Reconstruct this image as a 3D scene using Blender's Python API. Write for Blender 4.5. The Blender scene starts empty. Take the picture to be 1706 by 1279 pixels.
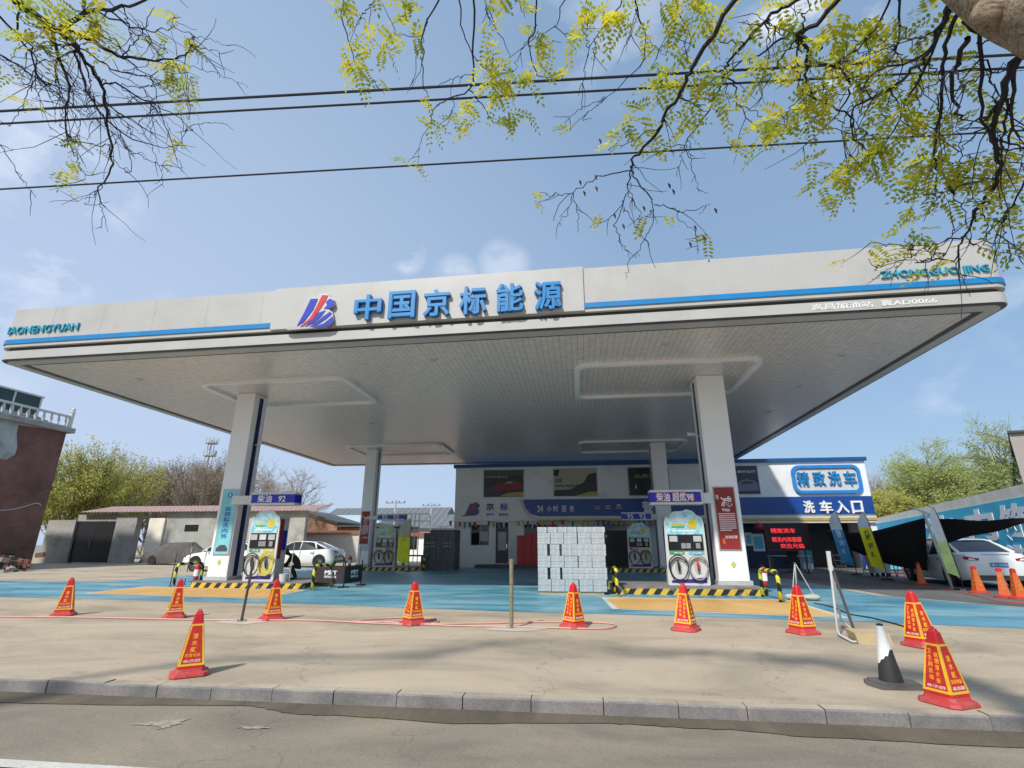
import bpy, bmesh, math, random
from mathutils import Vector, Matrix
from mathutils.geometry import tessellate_polygon
R = math.radians
rnd = random.Random(7)
sc = bpy.context.scene
col = sc.collection

# ------------------------------------------------------------------ camera
CAMP = Vector((0, 0, 1.25)); FPX = 843.27
PITCH, YAW = 0.3077, 0.1261
FW = Vector((-math.sin(YAW)*math.cos(PITCH), math.cos(YAW)*math.cos(PITCH), math.sin(PITCH)))
RT = Vector((math.cos(YAW), math.sin(YAW), 0)); UP = RT.cross(FW)
cd = bpy.data.cameras.new('camera'); cam = bpy.data.objects.new('camera', cd); col.objects.link(cam)
cam.matrix_world = Matrix(((RT.x, UP.x, -FW.x, CAMP.x), (RT.y, UP.y, -FW.y, CAMP.y), (RT.z, UP.z, -FW.z, CAMP.z), (0, 0, 0, 1)))
cd.sensor_width = 36; cd.lens = 36*FPX/1706; cd.clip_start = 0.05; cd.clip_end = 6000
sc.camera = cam

# ------------------------------------------------------------------ world and sun
SUND = Vector((0.41, 0.88, -1.0)).normalized()          # direction the light travels
elev = math.asin(-SUND.z); az = math.atan2(-SUND.x, -SUND.y)   # azimuth of the sun seen from the ground, from +Y towards +X
w = bpy.data.worlds.new("World"); sc.world = w; w.use_nodes = True
nt = w.node_tree; N = nt.nodes; L = nt.links
N.clear()
wo = N.new('ShaderNodeOutputWorld'); bg = N.new('ShaderNodeBackground')
sky = N.new('ShaderNodeTexSky'); sky.sky_type = 'NISHITA'; sky.sun_disc = False
sky.sun_elevation = elev; sky.sun_rotation = az
sky.air_density = 1.0; sky.dust_density = 1.6; sky.ozone_density = 1.5; sky.altitude = 0
tc = N.new('ShaderNodeTexCoord'); mp = N.new('ShaderNodeMapping'); mp.inputs['Scale'].default_value = (1, 1, 1.6)
nz = N.new('ShaderNodeTexNoise'); nz.inputs['Scale'].default_value = 9.0; nz.inputs['Detail'].default_value = 7; nz.inputs['Roughness'].default_value = 0.55
cr = N.new('ShaderNodeValToRGB'); cr.color_ramp.elements[0].position = 0.47; cr.color_ramp.elements[1].position = 0.66
mx = N.new('ShaderNodeMixRGB'); mx.inputs[2].default_value = (6.6, 6.9, 7.5, 1)
mu = N.new('ShaderNodeMath'); mu.operation = 'MULTIPLY'; mu.inputs[1].default_value = 1.0
hz = N.new('ShaderNodeMixRGB'); hz.inputs[0].default_value = 0.66; hz.inputs[2].default_value = (2.1, 3.2, 4.7, 1)
bg.inputs['Strength'].default_value = 0.115
L.new(tc.outputs['Generated'], mp.inputs[0]); L.new(mp.outputs[0], nz.inputs['Vector']); L.new(nz.outputs['Fac'], cr.inputs[0])
L.new(cr.outputs[0], mu.inputs[0])
def _dir(u, v): return (FW*FPX + RT*(u-853) - UP*(v-639.5)).normalized()
last_ = None
for u_, v_, r_, a_ in ((678, 425, 2.4, .55), (760, 462, 3.0, .32), (840, 440, 3.4, .34), (90, 455, 3.5, .5), (150, 330, 5, .3), (60, 240, 6, .35), (1590, 655, 5, .2), (1330, 90, 7, .9), (1000, 20, 9, .25), (330, 600, 8, .25), (-200, 500, 12, .4), (1900, 500, 9, .5)):
    dp = N.new('ShaderNodeVectorMath'); dp.operation = 'DOT_PRODUCT'; dp.inputs[1].default_value = _dir(u_, v_); nn_ = N.new('ShaderNodeVectorMath'); nn_.operation = 'NORMALIZE'; L.new(tc.outputs['Generated'], nn_.inputs[0]); L.new(nn_.outputs[0], dp.inputs[0])
    mr_ = N.new('ShaderNodeMapRange'); mr_.interpolation_type = 'SMOOTHSTEP'; mr_.inputs[1].default_value = math.cos(R(r_)); mr_.inputs[2].default_value = 1; mr_.inputs[3].default_value = 0; mr_.inputs[4].default_value = a_; L.new(dp.outputs['Value'], mr_.inputs[0])
    if last_ is None: last_ = mr_.outputs[0]
    else:
        mm = N.new('ShaderNodeMath'); mm.operation = 'MAXIMUM'; L.new(last_, mm.inputs[0]); L.new(mr_.outputs[0], mm.inputs[1]); last_ = mm.outputs[0]
ml = N.new('ShaderNodeMath'); ml.operation = 'MULTIPLY'; L.new(mu.outputs[0], ml.inputs[0]); L.new(last_, ml.inputs[1]); L.new(ml.outputs[0], mx.inputs[0]); L.new(sky.outputs[0], hz.inputs[1]); 
gd = N.new('ShaderNodeVectorMath'); gd.operation = 'DOT_PRODUCT'; gd.inputs[1].default_value = (-.85, .45, -.25); L.new(tc.outputs['Generated'], gd.inputs[0])
gr_ = N.new('ShaderNodeMapRange'); gr_.inputs[1].default_value = .1; gr_.inputs[2].default_value = 1; gr_.inputs[3].default_value = 0; gr_.inputs[4].default_value = .8; L.new(gd.outputs['Value'], gr_.inputs[0])
gm = N.new('ShaderNodeMixRGB'); gm.inputs[2].default_value = (3.9, 4.6, 6.0, 1); L.new(gr_.outputs[0], gm.inputs[0]); L.new(hz.outputs[0], gm.inputs[1]); L.new(gm.outputs[0], mx.inputs[1])
L.new(mx.outputs[0], bg.inputs[0]); L.new(bg.outputs[0], wo.inputs[0])
sd = bpy.data.lights.new('sun', 'SUN'); sd.energy = 3.05; sd.angle = R(2.8); sd.color = (1.0, 0.955, 0.88)
so = bpy.data.objects.new('sun', sd); col.objects.link(so)
so.rotation_euler = SUND.to_track_quat('-Z', 'Y').to_euler(); so.location = (-20, -30, 40)
sc.view_settings.view_transform = 'Standard'; sc.view_settings.look = 'None'
sc.view_settings.gamma = 1; sc.view_settings.exposure = 0.44
sc.cycles.max_bounces = 8; sc.cycles.diffuse_bounces = 5; sc.cycles.transparent_max_bounces = 8
sc.cycles.use_denoising = True

# ------------------------------------------------------------------ pixel -> world helpers (photo pixels, 1706 x 1279)
def ray(u, v): return FW*FPX + RT*(u-853) - UP*(v-639.5)
def G(u, v, z=0.0): d = ray(u, v); return CAMP + d*((z-CAMP.z)/d.z)
def PY(u, v, y): d = ray(u, v); return CAMP + d*((y-CAMP.y)/d.y)
def PD(u, v, D): return CAMP + ray(u, v).normalized()*D
def PV(u, v, A, B):                                       # on the vertical plane through A and B
    n = Vector((B[1]-A[1], -(B[0]-A[0]), 0)); d = ray(u, v); t = (Vector((A[0], A[1], 0))-CAMP).dot(n)/d.dot(n)
    return CAMP + d*t

# ------------------------------------------------------------------ materials
MATS = {}
def nodes(name):
    m = bpy.data.materials.new(name); m.use_nodes = True; t = m.node_tree
    return m, t, t.nodes['Principled BSDF'], t.nodes, t.links
def mat(name, c, rough=0.6, metal=0.0, var=0.12, scale=3.0, bump=0.0, bscale=40, emit=0, spec=None, coat=0, dirt=None, dscale=1.2, dpos=(0.5, 0.7)):
    if name in MATS: return MATS[name]
    m, t, p, n, l = nodes(name)
    p.inputs['Roughness'].default_value = rough; p.inputs['Metallic'].default_value = metal
    if spec is not None: p.inputs['Specular IOR Level'].default_value = spec
    if coat: p.inputs['Coat Weight'].default_value = coat; p.inputs['Coat Roughness'].default_value = 0.08
    geo = n.new('ShaderNodeNewGeometry')
    nz = n.new('ShaderNodeTexNoise'); nz.inputs['Scale'].default_value = scale; nz.inputs['Detail'].default_value = 6; nz.inputs['Roughness'].default_value = 0.6
    l.new(geo.outputs['Position'], nz.inputs['Vector'])
    mr = n.new('ShaderNodeMapRange'); mr.inputs[1].default_value = 0.3; mr.inputs[2].default_value = 0.7
    mr.inputs[3].default_value = 1-var; mr.inputs[4].default_value = 1+var
    l.new(nz.outputs['Fac'], mr.inputs[0])
    mi = n.new('ShaderNodeMixRGB'); mi.blend_type = 'MULTIPLY'; mi.inputs[0].default_value = 1; mi.inputs[1].default_value = (*c, 1)
    l.new(mr.outputs[0], mi.inputs[2]); last = mi.outputs[0]
    if dirt:
        n2 = n.new('ShaderNodeTexNoise'); n2.inputs['Scale'].default_value = dscale; n2.inputs['Detail'].default_value = 8; n2.inputs['Roughness'].default_value = 0.65
        l.new(geo.outputs['Position'], n2.inputs['Vector'])
        r2 = n.new('ShaderNodeValToRGB'); r2.color_ramp.elements[0].position = dpos[0]; r2.color_ramp.elements[1].position = dpos[1]
        l.new(n2.outputs['Fac'], r2.inputs[0])
        m2 = n.new('ShaderNodeMixRGB'); m2.inputs[2].default_value = (*dirt, 1); l.new(r2.outputs[0], m2.inputs[0]); l.new(last, m2.inputs[1]); last = m2.outputs[0]
    l.new(last, p.inputs['Base Color'])
    if bump:
        nb = n.new('ShaderNodeTexNoise'); nb.inputs['Scale'].default_value = bscale; nb.inputs['Detail'].default_value = 5
        l.new(geo.outputs['Position'], nb.inputs['Vector'])
        b = n.new('ShaderNodeBump'); b.inputs['Strength'].default_value = bump; b.inputs['Distance'].default_value = 0.02
        l.new(nb.outputs['Fac'], b.inputs['Height']); l.new(b.outputs[0], p.inputs['Normal'])
    if emit:
        p.inputs['Emission Color'].default_value = (*c, 1); p.inputs['Emission Strength'].default_value = emit
    MATS[name] = m; return m
def stripes(name, c1, c2, vec, period, duty=0.5, rough=0.5, metal=0, bump=0, obj=False, wear=0.0):
    """two colours alternating along a direction (world or object space)"""
    m, t, p, n, l = nodes(name)
    if obj: g = n.new('ShaderNodeTexCoord'); src = g.outputs['Object']
    else: g = n.new('ShaderNodeNewGeometry'); src = g.outputs['Position']
    d = n.new('ShaderNodeVectorMath'); d.operation = 'DOT_PRODUCT'; d.inputs[1].default_value = vec; l.new(src, d.inputs[0])
    q = n.new('ShaderNodeMath'); q.operation = 'DIVIDE'; q.inputs[1].default_value = period; l.new(d.outputs['Value'], q.inputs[0])
    f = n.new('ShaderNodeMath'); f.operation = 'FRACT'; l.new(q.outputs[0], f.inputs[0])
    s = n.new('ShaderNodeMath'); s.operation = 'GREATER_THAN'; s.inputs[1].default_value = duty; l.new(f.outputs[0], s.inputs[0])
    mi = n.new('ShaderNodeMixRGB'); mi.inputs[1].default_value = (*c1, 1); mi.inputs[2].default_value = (*c2, 1); l.new(s.outputs[0], mi.inputs[0])
    nz = n.new('ShaderNodeTexNoise'); nz.inputs['Scale'].default_value = 5; nz.inputs['Detail'].default_value = 6; l.new(src, nz.inputs['Vector'])
    mr = n.new('ShaderNodeMapRange'); mr.inputs[1].default_value = .3; mr.inputs[2].default_value = .7; mr.inputs[3].default_value = 0.86; mr.inputs[4].default_value = 1.1
    l.new(nz.outputs['Fac'], mr.inputs[0])
    m3 = n.new('ShaderNodeMixRGB'); m3.blend_type = 'MULTIPLY'; m3.inputs[0].default_value = 1; l.new(mi.outputs[0], m3.inputs[1]); l.new(mr.outputs[0], m3.inputs[2])
    last = m3.outputs[0]
    if wear:
        n2 = n.new('ShaderNodeTexNoise'); n2.inputs['Scale'].default_value = 9; n2.inputs['Detail'].default_value = 8; l.new(src, n2.inputs['Vector'])
        r2 = n.new('ShaderNodeValToRGB'); r2.color_ramp.elements[0].position = .58; r2.color_ramp.elements[1].position = .64; l.new(n2.outputs['Fac'], r2.inputs[0])
        mw = n.new('ShaderNodeMath'); mw.operation = 'MULTIPLY'; mw.inputs[1].default_value = wear; l.new(r2.outputs[0], mw.inputs[0])
        m4 = n.new('ShaderNodeMixRGB'); m4.inputs[2].default_value = (.28, .26, .22, 1); l.new(mw.outputs[0], m4.inputs[0]); l.new(last, m4.inputs[1]); last = m4.outputs[0]
    l.new(last, p.inputs['Base Color']); p.inputs['Roughness'].default_value = rough; p.inputs['Metallic'].default_value = metal
    if bump:
        b = n.new('ShaderNodeBump'); b.inputs['Strength'].default_value = bump; b.inputs['Distance'].default_value = .02; l.new(f.outputs[0], b.inputs['Height']); l.new(b.outputs[0], p.inputs['Normal'])
    MATS[name] = m; return m
def brickmat(name, c1, c2, mortar, sx=.24, sz=.07, axis='x', worn=None):
    m, t, p, n, l = nodes(name)
    g = n.new('ShaderNodeNewGeometry'); sp = n.new('ShaderNodeSeparateXYZ'); l.new(g.outputs['Position'], sp.inputs[0])
    cb = n.new('ShaderNodeCombineXYZ'); l.new(sp.outputs['X' if axis == 'x' else 'Y'], cb.inputs[0]); l.new(sp.outputs['Z'], cb.inputs[1])
    b = n.new('ShaderNodeTexBrick'); b.inputs['Scale'].default_value = 1; b.inputs['Brick Width'].default_value = sx; b.inputs['Row Height'].default_value = sz
    b.inputs['Mortar Size'].default_value = .008; b.inputs['Color1'].default_value = (*c1, 1); b.inputs['Color2'].default_value = (*c2, 1); b.inputs['Mortar'].default_value = (*mortar, 1)
    l.new(cb.outputs[0], b.inputs['Vector']); last = b.outputs[0]
    n2 = n.new('ShaderNodeTexNoise'); n2.inputs['Scale'].default_value = .7; n2.inputs['Detail'].default_value = 7; l.new(g.outputs['Position'], n2.inputs['Vector'])
    mr = n.new('ShaderNodeMapRange'); mr.inputs[1].default_value = .3; mr.inputs[2].default_value = .7; mr.inputs[3].default_value = .65; mr.inputs[4].default_value = 1.25; l.new(n2.outputs['Fac'], mr.inputs[0])
    m3 = n.new('ShaderNodeMixRGB'); m3.blend_type = 'MULTIPLY'; m3.inputs[0].default_value = 1; l.new(last, m3.inputs[1]); l.new(mr.outputs[0], m3.inputs[2])
    l.new(m3.outputs[0], p.inputs['Base Color']); p.inputs['Roughness'].default_value = .9
    MATS[name] = m; return m

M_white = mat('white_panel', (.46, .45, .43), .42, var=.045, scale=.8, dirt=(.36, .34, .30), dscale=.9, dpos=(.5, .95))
M_col = mat('column_white', (.84, .82, .81), .4, var=.03, scale=.8)
M_white2 = mat('white_paint', (.60, .60, .58), .45, var=.06, scale=1.5)
M_wall = mat('white_render', (.80, .81, .80), .7, var=.06, scale=.7, dirt=(.50, .49, .46), dscale=.8, dpos=(.55, .85))
M_groove = mat('dark_groove', (.035, .04, .038), .6)
M_blue = mat('sign_blue', (.010, .21, .50), .35, var=.08)
M_blued = mat('letter_side_blue', (.015, .16, .42), .4)
M_teal = mat('letter_teal', (.03, .30, .42), .35)
M_silver = mat('silver', (.42, .42, .40), .35, metal=.6)
M_navy = mat('navy', (.006, .012, .09), .35)
M_signblue = mat('sign_royal_blue', (.012, .014, .36), .3, var=.05)
M_band = mat('band_blue', (.007, .060, .27), .35, var=.1, scale=.6)
M_logoblue = mat('logo_blue', (.02, .04, .42), .35)
M_logored = mat('logo_red', (.55, .02, .03), .35)
M_gold = mat('gold_trim', (.48, .33, .08), .4)
M_black = mat('black', (.012, .012, .013), .5)
M_blackgl = mat('black_gloss', (.01, .012, .014), .12)
M_rubber = mat('rubber', (.02, .02, .02), .75)
M_grey = mat('grey_metal', (.30, .30, .29), .45, metal=.3)
M_lgrey = mat('light_grey', (.45, .46, .45), .5)
M_dgrey = mat('dark_grey', (.07, .07, .075), .5)
M_red = mat('red_plastic', (.58, .014, .016), .42, var=.1, dirt=(.35, .06, .04), dscale=14, dpos=(.55, .8))
M_redb = mat('red_faded', (.50, .05, .05), .6, var=.14, dirt=(.34, .15, .12), dscale=11, dpos=(.5, .75))
M_redp = mat('red_panel', (.52, .018, .012), .45, var=.14, scale=7, dirt=(.40, .08, .05), dscale=12, dpos=(.52, .78))
M_yel = mat('yellow', (.80, .46, .02), .5, var=.12, scale=8, dirt=(.50, .33, .10), dscale=9, dpos=(.52, .75))
M_yelt = mat('yellow_print', (.95, .50, .02), .5)
M_pinkt = mat('white_print', (.85, .72, .70), .5)
M_orange = mat('orange_cone', (.62, .11, .02), .5)
M_whitep = mat('white_print_plain', (.80, .80, .80), .5, var=.03)
M_glass = mat('dark_glass', (.012, .016, .02), .06, var=.3, scale=1)
M_green = mat('green_print', (.03, .36, .10), .45)
M_lime = mat('lime_print', (.55, .62, .05), .45)
M_cyan = mat('cyan_print', (.10, .50, .62), .45)
M_purple = mat('purple_print', (.05, .02, .20), .4)
M_carpaint = mat('white_car_paint', (.82, .83, .82), .25, var=.02, coat=.8)
M_chrome = mat('chrome', (.6, .6, .6), .18, metal=1)
M_tail = mat('tail_red', (.45, .01, .015), .15)
M_concr = mat('concrete_wall', (.34, .33, .30), .85, var=.18, scale=1.5, dirt=(.17, .16, .14), dscale=.9, dpos=(.5, .75), bump=.3)
M_render = mat('old_render', (.42, .42, .37), .85, var=.14, scale=1.1, dirt=(.22, .22, .19), dscale=.7, dpos=(.5, .72))
M_cream = mat('cream_wall', (.86, .79, .66), .85, var=.15, scale=1.2)
def barkmat():
    m, t, p, n, l = nodes('bark'); g = n.new('ShaderNodeNewGeometry'); mp = n.new('ShaderNodeMapping'); mp.inputs['Rotation'].default_value = (0, R(20), R(30)); mp.inputs['Scale'].default_value = (5, 22, 24); l.new(g.outputs['Position'], mp.inputs[0])
    a = n.new('ShaderNodeTexNoise'); a.inputs['Scale'].default_value = 1.6; a.inputs['Detail'].default_value = 8; a.inputs['Roughness'].default_value = .7; a.inputs['Distortion'].default_value = 1.2; l.new(mp.outputs[0], a.inputs['Vector'])
    rr = n.new('ShaderNodeValToRGB'); e = rr.color_ramp.elements; e[0].position = .35; e[0].color = (.17, .12, .08, 1); e[1].position = .66; e[1].color = (.66, .52, .35, 1); l.new(a.outputs['Fac'], rr.inputs[0]); l.new(rr.outputs[0], p.inputs['Base Color']); p.inputs['Roughness'].default_value = .95
    b = n.new('ShaderNodeBump'); b.inputs['Strength'].default_value = 1; b.inputs['Distance'].default_value = .03; l.new(a.outputs['Fac'], b.inputs['Height']); l.new(b.outputs[0], p.inputs['Normal']); return m
M_bark = barkmat()
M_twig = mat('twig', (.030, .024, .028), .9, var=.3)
M_btwig = mat('bare_twig', (.30, .245, .21), .95, var=.3)
M_gtwig = mat('green_twig', (.16, .15, .08), .95, var=.3)
M_person = mat('dark_clothes', (.02, .02, .025), .9)
M_skin = mat('skin', (.42, .24, .17), .6)
M_card = mat('cardboard', (.45, .35, .20), .8)
M_pink = mat('pink_hose', (.62, .32, .26), .5)
M_mural = mat('mural_blue', (.03, .50, .74), .6, var=.15, scale=.8)
M_mural2 = mat('mural_deep_blue', (.008, .07, .33), .6, var=.12)
M_cloth = mat('black_shade_cloth', (.006, .006, .008), .9)
M_bluecl = mat('blue_edge', (.02, .10, .40), .7)
M_yard = stripes('hazard', (.72, .44, .03), (.018, .018, .016), (1, 0, -.75), .34, .5, .5, wear=.55)
M_rail = stripes('rail_hazard', (.70, .66, .04), (.014, .014, .014), (.9, .9, 1), .36, .48, .4)
M_soffit = stripes('soffit', (.74, .665, .61), (.36, .32, .29), (1, 0, 0), .16, .93, .33, metal=.1, bump=.12)
M_led = mat('led_red', (1.0, .04, .06), .5, emit=.8)
M_poster_red = mat('poster_red', (.27, .018, .014), .5, var=.25, scale=2)
M_poster_teal = mat('poster_teal', (.20, .55, .62), .45, var=.15, scale=2)

def leafmat(name, c, c2, tr=.45):
    m, t, p, n, l = nodes(name)
    n.remove(p); out = n['Material Output']
    oi = n.new('ShaderNodeNewGeometry'); nz = n.new('ShaderNodeTexNoise'); nz.inputs['Scale'].default_value = 5; nz.inputs['Detail'].default_value = 3; l.new(oi.outputs['Position'], nz.inputs['Vector'])
    rp = n.new('ShaderNodeValToRGB'); rp.color_ramp.elements[0].position = .38; rp.color_ramp.elements[1].position = .62
    rp.color_ramp.elements[0].color = (*c, 1); rp.color_ramp.elements[1].color = (*c2, 1); l.new(nz.outputs['Fac'], rp.inputs[0])
    d = n.new('ShaderNodeBsdfDiffuse'); tt = n.new('ShaderNodeBsdfTranslucent'); ms = n.new('ShaderNodeMixShader'); ms.inputs[0].default_value = tr
    l.new(rp.outputs[0], d.inputs[0]); l.new(rp.outputs[0], tt.inputs[0]); l.new(d.outputs[0], ms.inputs[1]); l.new(tt.outputs[0], ms.inputs[2]); l.new(ms.outputs[0], out.inputs[0])
    MATS[name] = m; return m
M_leaf = leafmat('locust_leaf', (.33, .40, .05), (.70, .62, .05), .62)
M_leafg = leafmat('bush_leaf', (.46, .49, .12), (.62, .58, .20), .6)
M_leafw = leafmat('willow_leaf', (.42, .50, .16), (.58, .62, .24), .6)
M_leafb = leafmat('bare_bud', (.30, .25, .19), (.36, .31, .22), .3)

# ------------------------------------------------------------------ mesh builder
_txt = {}
def glyphs(body, bold=0.0, ext=True):
    k = (body, bold)
    if k in _txt: return _txt[k]
    c = bpy.data.curves.new('t', 'FONT'); c.body = body; c.offset = bold; c.resolution_u = 2; c.extrude = .5
    o = bpy.data.objects.new('t', c); col.objects.link(o)
    dg = bpy.context.evaluated_depsgraph_get(); m = bpy.data.meshes.new_from_object(o.evaluated_get(dg))
    vs = [v.co.copy() for v in m.vertices]; fs = [tuple(p.vertices) for p in m.polygons]
    bpy.data.objects.remove(o); bpy.data.curves.remove(c); bpy.data.meshes.remove(m)
    x0 = min(v.x for v in vs); x1 = max(v.x for v in vs); y0 = min(v.y for v in vs); y1 = max(v.y for v in vs)
    vs = [Vector(((v.x-x0)/(x1-x0), (v.y-y0)/(y1-y0), v.z+.5)) for v in vs]
    _txt[k] = (vs, fs, (x1-x0)/(y1-y0)); return _txt[k]
class MB:
    def __init__(s): s.v = []; s.f = []; s.m = []
    def add(s, vs, fs, mi=0):
        b = len(s.v); s.v += [Vector(v) for v in vs]; s.f += [tuple(b+i for i in f) for f in fs]; s.m += [mi]*len(fs)
        return s
    def box(s, x0, x1, y0, y1, z0, z1, mi=0):
        return s.add([(x0,y0,z0),(x1,y0,z0),(x1,y1,z0),(x0,y1,z0),(x0,y0,z1),(x1,y0,z1),(x1,y1,z1),(x0,y1,z1)],
                     [(0,3,2,1),(4,5,6,7),(0,1,5,4),(1,2,6,5),(2,3,7,6),(3,0,4,7)], mi)
    def obox(s, O, U, V, W, mi=0):       # box from corner and three edge vectors
        O, U, V, W = map(Vector, (O, U, V, W))
        P = [O, O+U, O+U+V, O+V, O+W, O+U+W, O+U+V+W, O+V+W]
        return s.add(P, [(0,3,2,1),(4,5,6,7),(0,1,5,4),(1,2,6,5),(2,3,7,6),(3,0,4,7)], mi)
    def prism(s, P, W, mi=0):            # planar polygon extruded by vector W
        P = [Vector(p) for p in P]; W = Vector(W); n = len(P)
        tr = tessellate_polygon([P])
        vs = P+[p+W for p in P]; fs = [tuple(t) for t in tr]+[tuple(i+n for i in t[::-1]) for t in tr]
        fs += [(i, (i+1) % n, (i+1) % n+n, i+n) for i in range(n)]
        return s.add(vs, fs, mi)
    def sheet(s, P, mi=0):
        P = [Vector(p) for p in P]; tr = tessellate_polygon([P])
        a = sum(((P[t[1]]-P[t[0]]).cross(P[t[2]]-P[t[0]])).z for t in tr)
        return s.add(P, [tuple(t) if a > 0 else tuple(t[::-1]) for t in tr], mi)
    def tube(s, pts, rad, n=6, mi=0, cap=True):
        pts = [Vector(p) for p in pts]
        if not hasattr(rad, '__len__'): rad = [rad]*len(pts)
        b = len(s.v); prev = None
        for i, p in enumerate(pts):
            d = (pts[min(i+1, len(pts)-1)]-pts[max(i-1, 0)])
            d = d.normalized() if d.length > 1e-9 else Vector((0, 0, 1))
            if prev is None:
                a = Vector((0, 0, 1)) if abs(d.z) < .9 else Vector((1, 0, 0)); x = d.cross(a).normalized()
            else:
                x = prev-d*prev.dot(d); x = x.normalized() if x.length > 1e-6 else d.orthogonal().normalized()
            prev = x; y = d.cross(x)
            for k in range(n):
                t = 2*math.pi*k/n; s.v.append(p+(x*math.cos(t)+y*math.sin(t))*rad[i])
        for i in range(len(pts)-1):
            for k in range(n):
                s.f.append((b+i*n+k, b+i*n+(k+1) % n, b+(i+1)*n+(k+1) % n, b+(i+1)*n+k)); s.m.append(mi)
        if cap:
            s.f.append(tuple(b+k for k in range(n))[::-1]); s.m.append(mi)
            s.f.append(tuple(b+(len(pts)-1)*n+k for k in range(n))); s.m.append(mi)
        return s
    def lathe(s, prof, c=(0, 0, 0), n=20, mi=0, axis='z'):
        c = Vector(c); b = len(s.v)
        for r, z in prof:
            for k in range(n):
                t = 2*math.pi*k/n; a, q = r*math.cos(t), r*math.sin(t)
                s.v.append(c+(Vector((a, q, z)) if axis == 'z' else Vector((a, z, q)) if axis == 'y' else Vector((z, a, q))))
        for i in range(len(prof)-1):
            for k in range(n):
                s.f.append((b+i*n+k, b+i*n+(k+1) % n, b+(i+1)*n+(k+1) % n, b+(i+1)*n+k)); s.m.append(mi)
        s.f.append(tuple(b+k for k in range(n))[::-1]); s.m.append(mi)
        s.f.append(tuple(b+(len(prof)-1)*n+k for k in range(n))); s.m.append(mi)
        return s
    def text(s, body, O, U, V, w, h, d, mi=0, bold=.012):   # fits the writing in w x h
        vs, fs, ar = glyphs(body, bold); O = Vector(O); U = Vector(U).normalized(); V = Vector(V).normalized(); W = U.cross(V).normalized()
        return s.add([O+U*(v.x*w)+V*(v.y*h)+W*(v.z*d) for v in vs], fs, mi)
    def build(s, name, mats, parent=None, local=False, smooth=False, recalc=False):
        me = bpy.data.meshes.new(name)
        off = Vector((0, 0, 0))
        if parent is not None and not local:
            q = parent
            while q is not None: off = off+Vector(q.location); q = q.parent
        me.from_pydata([tuple(v-off) for v in s.v], [], s.f)
        if not isinstance(mats, (list, tuple)): mats = [mats]
        for m in mats: me.materials.append(m)
        if len(mats) > 1: me.polygons.foreach_set('material_index', s.m)
        if recalc:
            bm = bmesh.new(); bm.from_mesh(me); bmesh.ops.recalc_face_normals(bm, faces=bm.faces); bm.to_mesh(me); bm.free()
        if smooth: me.polygons.foreach_set('use_smooth', [True]*len(me.polygons))
        me.update()
        o = bpy.data.objects.new(name, me); col.objects.link(o)
        if parent is not None: o.parent = parent
        return o
def bevel(o, wd=.01, seg=2):
    m = o.modifiers.new('b', 'BEVEL'); m.width = wd; m.segments = seg; m.limit_method = 'ANGLE'; m.angle_limit = R(40); return o
def tag(o, label=None, cat=None, group=None, kind=None):
    if label: o['label'] = label
    if cat: o['category'] = cat
    if group: o['group'] = group
    if kind: o['kind'] = kind
    return o
def thing(name, label, cat, loc=(0, 0, 0), rz=0, group=None):
    o = bpy.data.objects.new(name, None); col.objects.link(o); o.location = loc; o.rotation_euler = (0, 0, rz); o.empty_display_size = .2
    return tag(o, label, cat, group)
def copy_tree(o, parent=None):
    kids = list(o.children)
    c = o.copy(); col.objects.link(c)
    if parent is not None: c.parent = parent
    for k in kids: copy_tree(k, c)
    return c
def rpoly(P, r, n=6):                     # rounded polygon in 2-D
    out = []
    m = len(P)
    for i in range(m):
        a, b, c = Vector(P[i-1]), Vector(P[i]), Vector(P[(i+1) % m])
        d1 = (a-b).normalized(); d2 = (c-b).normalized(); ang = d1.angle(d2); t = r/math.tan(ang/2)
        p1 = b+d1*t; p2 = b+d2*t; cen = b+(d1+d2).normalized()*(r/math.sin(ang/2))
        v1 = p1-cen; v2 = p2-cen
        for k in range(n+1):
            q = v1.lerp(v2, k/n).normalized()*r; out.append(cen+q)
    return out
def inset(P, d):
    c = [Vector(p) for p in P]; m = len(c); out = []
    for i in range(m):
        a, b, e = c[i-1], c[i], c[(i+1) % m]
        d1 = (b-a).normalized(); d2 = (e-b).normalized(); n1 = Vector((-d1.y, d1.x)); n2 = Vector((-d2.y, d2.x))
        k = (n1+n2); out.append(b+k*(d/(1+n1.dot(n2))))
    return out
X3, Z3 = Vector((1, 0, 0)), Vector((0, 0, 1))

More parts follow.
